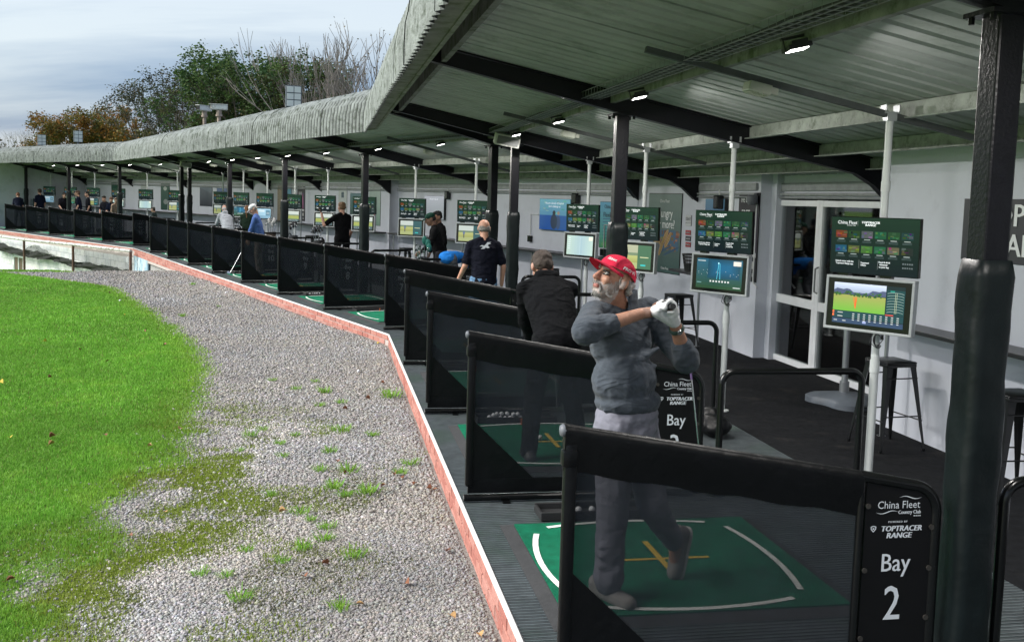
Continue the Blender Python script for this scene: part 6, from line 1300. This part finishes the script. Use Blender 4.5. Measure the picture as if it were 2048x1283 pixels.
a = S[0].pt(.80, 4.12, .88); b = S[0].pt(.80, 4.34, .06); club('golf club held by the bending man in the black jacket', a, b)

# ------------------------------------------------------------------ the golfer in the red cap
O = Vector((.60, 1.05, 0)); man = thing('person', 'bearded man in red cap and grey fleece finishing a golf swing', 'person', S[0].mat(O.x, O.y, .033))
def V_(v, u, z): return Vector((v, u, z)) - O - Vector((0, 0, .033))
HC = V_(.505, 1.10, 1.652); f = Vector((-.90, -.38, .40)).normalized(); rt = f.cross(Vector((.06, -.04, 1))).normalized(); up = rt.cross(f)
HMx = Matrix(((rt.x, f.x, up.x, HC.x), (rt.y, f.y, up.y, HC.y), (rt.z, f.z, up.z, HC.z), (0, 0, 0, 1)))
sk = mat('skin_golfer', (.36, .185, .125), .48, vcol='Col', var=.22, vs=26, bump=.3, bs=160, spec=.45, stain=None)
Rs, Re, Rw = V_(.40, 1.06, 1.475), V_(.285, .815, 1.425), V_(.585, .885, 1.505)
Ls, Le, Lw = V_(.745, 1.24, 1.475), V_(.915, 1.10, 1.235), V_(.800, .985, 1.445)
nb = V_(.555, 1.16, 1.50); ch = V_(.57, 1.14, 1.30); be = V_(.58, 1.09, 1.10); pv = V_(.60, 1.09, .93)
Lh, Lk, La = V_(.51, 1.02, .91), V_(.505, .965, .52), V_(.495, .965, .12)
Rh, Rk, Ra = V_(.69, 1.16, .90), V_(.735, 1.02, .49), V_(.925, 1.19, .235)
GA = Vector((.03, .97, -.22)).normalized(); GC = V_(.742, .925, 1.530)     # club axis (butt towards the camera) and gloved hand centre
RC = GC + GA * .088
mb = MB(); head_shapes(mb, HMx); mb.cap(nb + Vector((0, 0, -.02)), HMx @ Vector((0, -.02, -.06)), .064, .060, 14); mb.ell(ch, (.14, .10, .16)); mb.ell(be, (.125, .10, .16)); mb.ell(pv, (.135, .11, .11)); mb.cap(ch + Vector((0, 0, .1)), Rs, .07, .055); mb.cap(ch + Vector((0, 0, .1)), Ls, .07, .055)
mb.cap(HMx @ Vector((0, .03, -.08)), nb + Vector((-.06, -.05, -.03)), .03, .035)
mb.cap(Rs, Re, .054, .045); mb.cap(Re, Rw, .046, .0285, 14); mb.cap(Ls, Le, .054, .045); mb.cap(Le, Lw, .046, .029, 14)
pr_ = fist(mb, RC, GA, Vector((-.3, 0, 1)), .016, .0098, 1); mb.cap(Rw, pr_.lerp(RC, .35), .0285, .027)
mb.cap(Lw, GC + Vector((.01, .0, -.02)), .029, .024)
mb.cap(Lh, Lk, .085, .06); mb.cap(Lk, La, .056, .038); mb.cap(Rh, Rk, .085, .06); mb.cap(Rk, Ra, .056, .038); mb.cap(La + Vector((0, 0, -.03)), V_(.535, .89, .055), .036, .032); mb.cap(Ra, V_(.945, 1.20, .07), .036, .03)
gbody = remesh(mb, 'body', sk, man, .0058, 2)
# eyes
for sx_ in (-1, 1):
    mb = MB(); mb.ell((sx_ * .030, .0805, .010), (.0118, .0118, .0108), None, 12, 8, HMx); mb.build('eye', mat('eye_white', (.62, .60, .57), .2, var=0), man, 'all'); mb = MB(); mb.ell((sx_ * .030 - .0005, .0900, .0122), (.0060, .0036, .0060), None, 10, 6, HMx); mb.build('iris', mat('iris', (.03, .018, .012), .1, var=0), man, 'all')
    mb = MB(); mb.cap(HMx @ Vector((sx_ * .016, .0925, .0178)), HMx @ Vector((sx_ * .046, .080, .0168)), .0056, .0046, 8); mb.cap(HMx @ Vector((sx_ * .018, .0910, .0025)), HMx @ Vector((sx_ * .044, .080, .0045)), .0042, .0038, 8); mb.build('eyelid', sk, man, 'all')
# beard, moustache, hair: soft mass with strands
brd = mat('grey_beard', (.24, .225, .215), .85, var=.45, vs=160, bump=.8, bs=400); mb = MB(); E = lambda c, r_: mb.ell(c, r_, None, 12, 8, HMx); C_ = lambda a, b, ra, rb: mb.cap(HMx @ Vector(a), HMx @ Vector(b), ra, rb, 10)
E((0, .059, -.092), (.037, .033, .026))
for sx_ in (-1, 1): C_((sx_ * .006, .1065, -.046), (sx_ * .026, .096, -.054), .0042, .004); C_((sx_ * .029, .090, -.058), (sx_ * .031, .078, -.080), .0045, .008)
remesh(mb, 'beard', brd, man, .0042, 1, [('CLOUDS', .010, .002)])
def strands(name, cen, ln, n, m_):
    mb = MB(); r_ = random.Random(5)
    for i in range(n):
        c, rr = cen[r_.randrange(len(cen))]; dd = Vector((r_.gauss(0, 1), r_.gauss(0, 1), r_.gauss(0, 1))).normalized(); p = Vector(c) + Vector((dd.x * rr[0], dd.y * rr[1], dd.z * rr[2])); g_ = (dd + Vector((0, .2, -.6))).normalized() * ln * r_.uniform(.5, 1.2); w_ = dd.orthogonal().normalized() * .0006
        mb.add([HMx @ (p - w_), HMx @ (p + w_), HMx @ (p + g_)], [(0, 1, 2)])
    return mb.build(name, m_, man)
strands('beard_strands', [((0, .059, -.094), (.040, .036, .030)), ((.052, .032, -.072), (.012, .022, .022)), ((-.052, .032, -.072), (.012, .022, .022)), ((-.063, .008, -.035), (.007, .010, .024)), ((.063, .008, -.035), (.007, .010, .024)), ((0, .098, -.049), (.028, .009, .006))], .0065, 2600, mat('beard_white', (.42, .41, .40), .8, var=.2))['kind'] = 'stuff'
mb = MB(); 
for sx_ in (-1, 1): C_((sx_ * .068, -.045, .015), (sx_ * .062, -.07, -.03), .011, .016); C_((sx_ * .0705, .016, .018), (sx_ * .068, .012, -.010), .005, .005)
C_((-.04, -.085, -.03), (.04, -.085, -.03), .022, .022); C_((-.05, -.08, .01), (.05, -.08, .01), .022, .022); remesh(mb, 'hair', mat('grey_hair', (.36, .35, .34), .8, var=.4, vs=90, bump=.7, bs=300), man, .006, 1, [('CLOUDS', .012, .008)])
mb = MB()
for sx_ in (-1, 1): mb.cap(HMx @ Vector((sx_ * .014, .099, .031)), HMx @ Vector((sx_ * .050, .082, .034)), .0045, .0035, 8)
mb.build('eyebrow', mat('eyebrow', (.22, .20, .19), .9, var=.4, vs=150), man, 'all')
# cap
red = cloth('red_cap', (.55, .022, .06), rough=.75, var=.08); CT = HMx @ Matrix.Translation((0, -.008, .046)) @ Matrix.Rotation(R(3), 4, 'X'); mb = MB(); n, kk = 36, 10; CRX, CRY, CRZ = .088, .110, .082
vs = []
for i in range(kk + 1):
    ph = pi / 2 * i / kk
    for j in range(n):
        th = 2 * pi * j / n; seam = 1 + .006 * abs(math.cos(3 * th)) ; q = (1 - (i / kk) ** 1.0); zz = CRZ * math.sin(ph); rr = math.cos(ph) ** .85 * seam
        vs.append((CRX * rr * math.cos(th), CRY * rr * math.sin(th), zz - .012 * (math.sin(th) < 0) * abs(math.sin(th)) * q * 2.0))
mb.add(vs, [(i * n + j, i * n + (j + 1) % n, (i + 1) * n + (j + 1) % n, (i + 1) * n + j) for i in range(kk) for j in range(n)], CT); mb.ell((0, 0, CRZ), (.008, .008, .004), None, 10, 6, CT)
capo = mb.build('cap', red, man, 'all'); mb = MB(); vs = []; na, nr = 22, 8
for i in range(na + 1):
    a = R(-78 + 156 * i / na); cx, cy = math.sin(a), math.cos(a)
    for j in range(nr + 1):
        t = j / nr; rr = 1 + t * .74 * max(0, math.cos(a * .92)) ** .6; x_ = CRX * cx * (1 + .04 * t) * 1.0; y_ = CRY * cy * rr; z = .004 - .020 * (x_ / CRX) ** 2 - .010 * t * t; vs.append((x_, y_, z))
for dz in (0, -.004): mb.add([(a, b, c + dz) for a, b, c in vs], [(i * (nr + 1) + j, (i + 1) * (nr + 1) + j, (i + 1) * (nr + 1) + j + 1, i * (nr + 1) + j + 1) for i in range(na) for j in range(nr)], CT)
mb.build('peak', red, capo, 'all', )
def cap_text(body, size, th0, z0, sx_=1, bold=0):
    vs0, fs0 = text_geo(body, size, .1); mb = MB()
    for dxx in ((0,) if not bold else (-bold, bold)):
        out = []
        for p in vs0:
            th = th0 + (p[0] * sx_ + dxx) / .098; z = z0 + p[1]; ph = math.asin(min(.97, max(.02, z / CRZ))); rr = math.cos(ph) ** .85 * 1.016; out.append((CRX * rr * math.cos(th), CRY * rr * math.sin(th), z))
        mb.add(out, fs0, CT)
    mb.build('lettering', mat('cap_white', (.75, .75, .76), .6, var=0), capo)
cap_text('PRO V1', .024, R(180), .017, 1, .0008); cap_text('Titleist', .022, R(112), .036, 1, .0006)
# fleece with pushed-up sleeves, standing collar open at the throat
flc = cloth('fleece', (.066, .078, .096), rough=.97, var=.12, vs=30, sheen=.1, fold=.5); mb = MB(); bd = Matrix.Rotation(R(26), 3, 'Z')
mb.ell(ch + Vector((0, 0, .03)), (.195, .132, .165), bd); mb.ell(be + Vector((-.005, -.01, .04)), (.186, .150, .17), bd); mb.ell(pv + Vector((0, -.01, .10)), (.192, .150, .085), bd); mb.cap(ch + Vector((-.01, 0, .13)), Rs, .085, .080); mb.cap(ch + Vector((.01, 0, .13)), Ls, .085, .082); mb.cap(V_(.44, 1.10, 1.44), V_(.70, 1.20, 1.44), .09, .09)
mb.cap(Rs, Re, .076, .066); rc_ = Re.lerp(Rw, .46); mb.cap(Re, rc_, .066, .050); mb.cap(Re.lerp(Rw, .14), Re.lerp(Rw, .19), .070, .066); mb.cap(Re.lerp(Rw, .36), Re.lerp(Rw, .42), .057, .055)
lc = Le.lerp(Lw, .40); mb.cap(Ls, Le, .078, .072); mb.cap(Le, lc, .072, .054); mb.cap(Le.lerp(Lw, .12), Le.lerp(Lw, .16), .076, .071); mb.cap(Le.lerp(Lw, .30), Le.lerp(Lw, .36), .063, .059)
for k in range(5): t = k / 4; mb.cap(Rs.lerp(Re, .2 + .6 * t) + Vector((0, 0, -.06)), Rs.lerp(Re, .25 + .6 * t) + Vector((.02, .02, -.075)), .022, .016)
# folds: ropes of cloth running across the front from the hips to the shoulder
for k in range(4):
    a = V_(.45 + .02 * k, .985 - .004 * k, 1.00 + .085 * k); b = V_(.70 + .015 * k, 1.03 + .012 * k, 1.05 + .085 * k); m_ = a.lerp(b, .5) + Vector((-.005, -.012, -.02)); mb.cap(a, m_, .012, .028); mb.cap(m_, b, .028, .012)
remesh(mb, 'fleece', flc, man, .0085, 7, [('CLOUDS', .09, .014), ('CLOUDS', .035, .007)])
mb = MB(); na = 26; vs = []
for i in range(na + 1):
    a = R(-128 + 256 * i / na); c = nb + Vector((.005, .01, .012)); dirx = Vector((-.55, -.83, 0)); back = -dirx; sd_ = Vector((back.y, -back.x, 0))
    op = abs(a) / R(128)
    for j in range(6):
        t = j / 5; rad = .098 - .012 * t; z = -.01 + .095 * t - .03 * op * (1 - t) ; p = c + (back * math.cos(a) + sd_ * math.sin(a)) * rad + Vector((0, 0, z)); p += dirx * .03 * op ** 3 * (1 - t); vs.append(p)
w6 = 6
mb.add(vs, [(i * w6 + j, (i + 1) * w6 + j, (i + 1) * w6 + j + 1, i * w6 + j + 1) for i in range(na) for j in range(w6 - 1)]); co_ = mb.build('collar', flc, man, 'all'); sl2 = co_.modifiers.new('t', 'SOLIDIFY'); sl2.thickness = .011; sl2.offset = 0; PEND.append(co_)
# trousers, shoes
trm = cloth('golfer_trousers', (.20, .202, .245), rough=.85, var=.12, vs=12, fold=.35); mb = MB(); mb.ell(pv + Vector((0, 0, .03)), (.182, .145, .10), bd); mb.ell(pv + Vector((0, 0, -.05)), (.180, .145, .11), bd); mb.cap(Lh, Lk, .104, .086); mb.cap(Lk, La + Vector((0, 0, .0)), .084, .072); mb.cap(Rh, Rk, .104, .082); mb.cap(Rk, Ra.lerp(Rk, .08), .080, .062); mb.cap(La + Vector((0, -.01, .03)), La + Vector((0, 0, .05)), .080, .076)
for k in range(5): a = Lk.lerp(La, .35 + .13 * k) + Vector((-.05, -.045, 0)); mb.cap(a, a + Vector((.08, -.02, .02 * (-1) ** k)), .022, .018)
remesh(mb, 'trousers', trm, man, .009, 4, [('CLOUDS', .09, .016), ('CLOUDS', .04, .007)])
shm = mat('shoe_grey', (.22, .21, .20), .7, var=.2, vs=30); solem = mat('shoe_sole', (.55, .55, .53), .7, var=.12)
for nm, hl, to in (('l', V_(.455, 1.03, .06), V_(.570, .845, .052)), ('r', V_(.985, 1.235, .265), V_(.935, 1.195, .060))):
    dr = (to - hl).normalized(); mb = MB(); sol = Vector((0, 0, -1)) if nm == 'l' else (Vector((.9, .35, -.1)) - dr * dr.dot(Vector((.9, .35, -.1)))).normalized()
    mb.cap(hl, to, .044, .042, 12); mb.cap(hl - sol * .035, hl.lerp(to, .35) - sol * .025, .045, .040); mb.cap(hl.lerp(to, .6), to, .047, .043); o = remesh(mb, 'shoe', shm, man, .008, 2); mb = MB(); mb.cap(hl + sol * .036, to + sol * .032, .047, .046, 14, (sol, .32)); mb.cap(hl.lerp(to, .55) + sol * .034, to + sol * .032, .050, .048, 14, (sol, .32)); remesh(mb, 'sole', solem, o, .007, 2)
# glove, watch
glv = mat('white_glove', (.66, .67, .68), .6, var=.08, vs=40, bump=.3, bs=90); mb = MB(); pg = fist(mb, GC, GA, Vector((-.35, 0, 1)), .018, .0104, 1, .0238); mb.cap(Lw + (GC - Lw) * .12, pg.lerp(GC, .25), .034, .033, 12); mb.cap(Lw + (GC - Lw) * .3, GC + Vector((.012, .01, -.035)), .034, .030, 12); mb.ell(GC + Vector((.03, .01, -.02)), (.03, .035, .035)); remesh(mb, 'glove', glv, man, .0036, 1)
mb = MB(); a_ = (Vector((-.35, 0, 1)) - GA * GA.dot(Vector((-.35, 0, 1)))).normalized(); b_ = GA.cross(a_)
for i in range(3):
    o_ = GC + GA * ((i - 1.5) * .0238 + .0119); mb.tube([o_ + (a_ * math.cos(t) + b_ * math.sin(t)) * .0385 for t in [R(-20 + 18 * j) for j in range(8)]], .0028, 6)
mb.build('glove_stripe', gripm, man)
wd_ = (Lw - Le).normalized(); wc = Le.lerp(Lw, .86); xx = wd_.orthogonal().normalized(); yy = wd_.cross(xx); mb = MB(); ring = [wc + (xx * math.cos(t) + yy * math.sin(t)) * .034 for t in [2 * pi * j / 20 for j in range(21)]]
mb.tube([p + wd_ * .006 for p in ring], .006, 6); mb.tube([p - wd_ * .006 for p in ring], .006, 6); wt = mb.build('watch', mat('watch_strap', (.015, .045, .035), .5, var=.2), man, 'all'); fdir = Vector((-.1, -1, .1)); fdir = (fdir - wd_ * wd_.dot(fdir)).normalized(); mb = MB(); Mw = Matrix.Translation(wc + fdir * .036) @ fdir.to_track_quat('Z', 'Y').to_matrix().to_4x4(); mb.lathe([(0, .005), (.013, .005), (.015, 0), (.015, -.004)], 14, M=Mw); mb.build('watch_face', chrome, wt, 40)
# his club
CO = S[0].mat(O.x, O.y, .033); ga = CO.to_3x3() @ GA
A1 = CO @ (GC - GA * .075); B1 = A1 + (ga + Vector((0, 0, -.30))).normalized() * .98
dcl = thing('golf_club', 'golf club swung over the shoulder of the man in the red cap', 'golf club', Matrix.Translation(A1)); mb = MB(); mb.tube([(0, 0, 0), ga * .27], [.0145, .011], 12); mb.build('grip', gripm, dcl, 40); mb = MB(); mb.tube([ga * .27, ga * .40, B1 - A1], [.0065, .006, .0045], 8); mb.build('shaft', chrome, dcl, 40); mb = MB(); mb.ell(B1 - A1, (.05, .045, .03)); mb.build('club_head', blk, dcl, 'all')
flush()
# short grey stubble on the golfer's jaw and upper lip, ruddy skin elsewhere
me = gbody.data; n = len(me.vertices); co = np.empty(n * 3); me.vertices.foreach_get('co', co); co = co.reshape(-1, 3)
Mi = np.array(HMx.inverted()); h = co @ Mi[:3, :3].T + Mi[:3, 3]
x_, y_, z_ = np.abs(h[:, 0]), h[:, 1], h[:, 2]; nz_ = rng.normal(0, .004, n)
jaw = (z_ < .004 - .62 * np.clip(y_, 0, 1) + nz_) & (z_ > -.125) & (y_ > -.012) & (y_ < .12)
mst = (y_ > .084) & (z_ < -.040 + nz_ * .4) & (z_ > -.056) & (x_ < .031)
lip = (y_ > .086) & (z_ < -.053) & (z_ > -.076) & (x_ < .021)
m_ = ((jaw | mst) & ~lip & (np.linalg.norm(h, axis=1) < .2)).astype(float)
k = np.clip(m_ * (.45 + .45 * rng.random(n)), 0, .9)[:, None]
skc = np.array([.36, .185, .125]) * (1 + .10 * (fbm(co[:, 0] * 9, co[:, 2] * 9 + co[:, 1] * 7, 3, 2)[:, None] - .5)); red_ = np.clip(1 - np.linalg.norm(h - np.array([0, .112, -.02]), axis=1) / .035, 0, 1)[:, None]
skc = skc * (1 - .45 * red_) + np.array([.44, .16, .12]) * .45 * red_; skc[lip & (np.linalg.norm(h, axis=1) < .2)] = (.30, .11, .09)
c4 = np.ones((n, 4), np.float32); c4[:, :3] = skc * (1 - k) + np.array([.40, .39, .385]) * k
ca = me.color_attributes.new('Col', 'FLOAT_COLOR', 'POINT'); ca.data.foreach_set('color', c4.ravel())
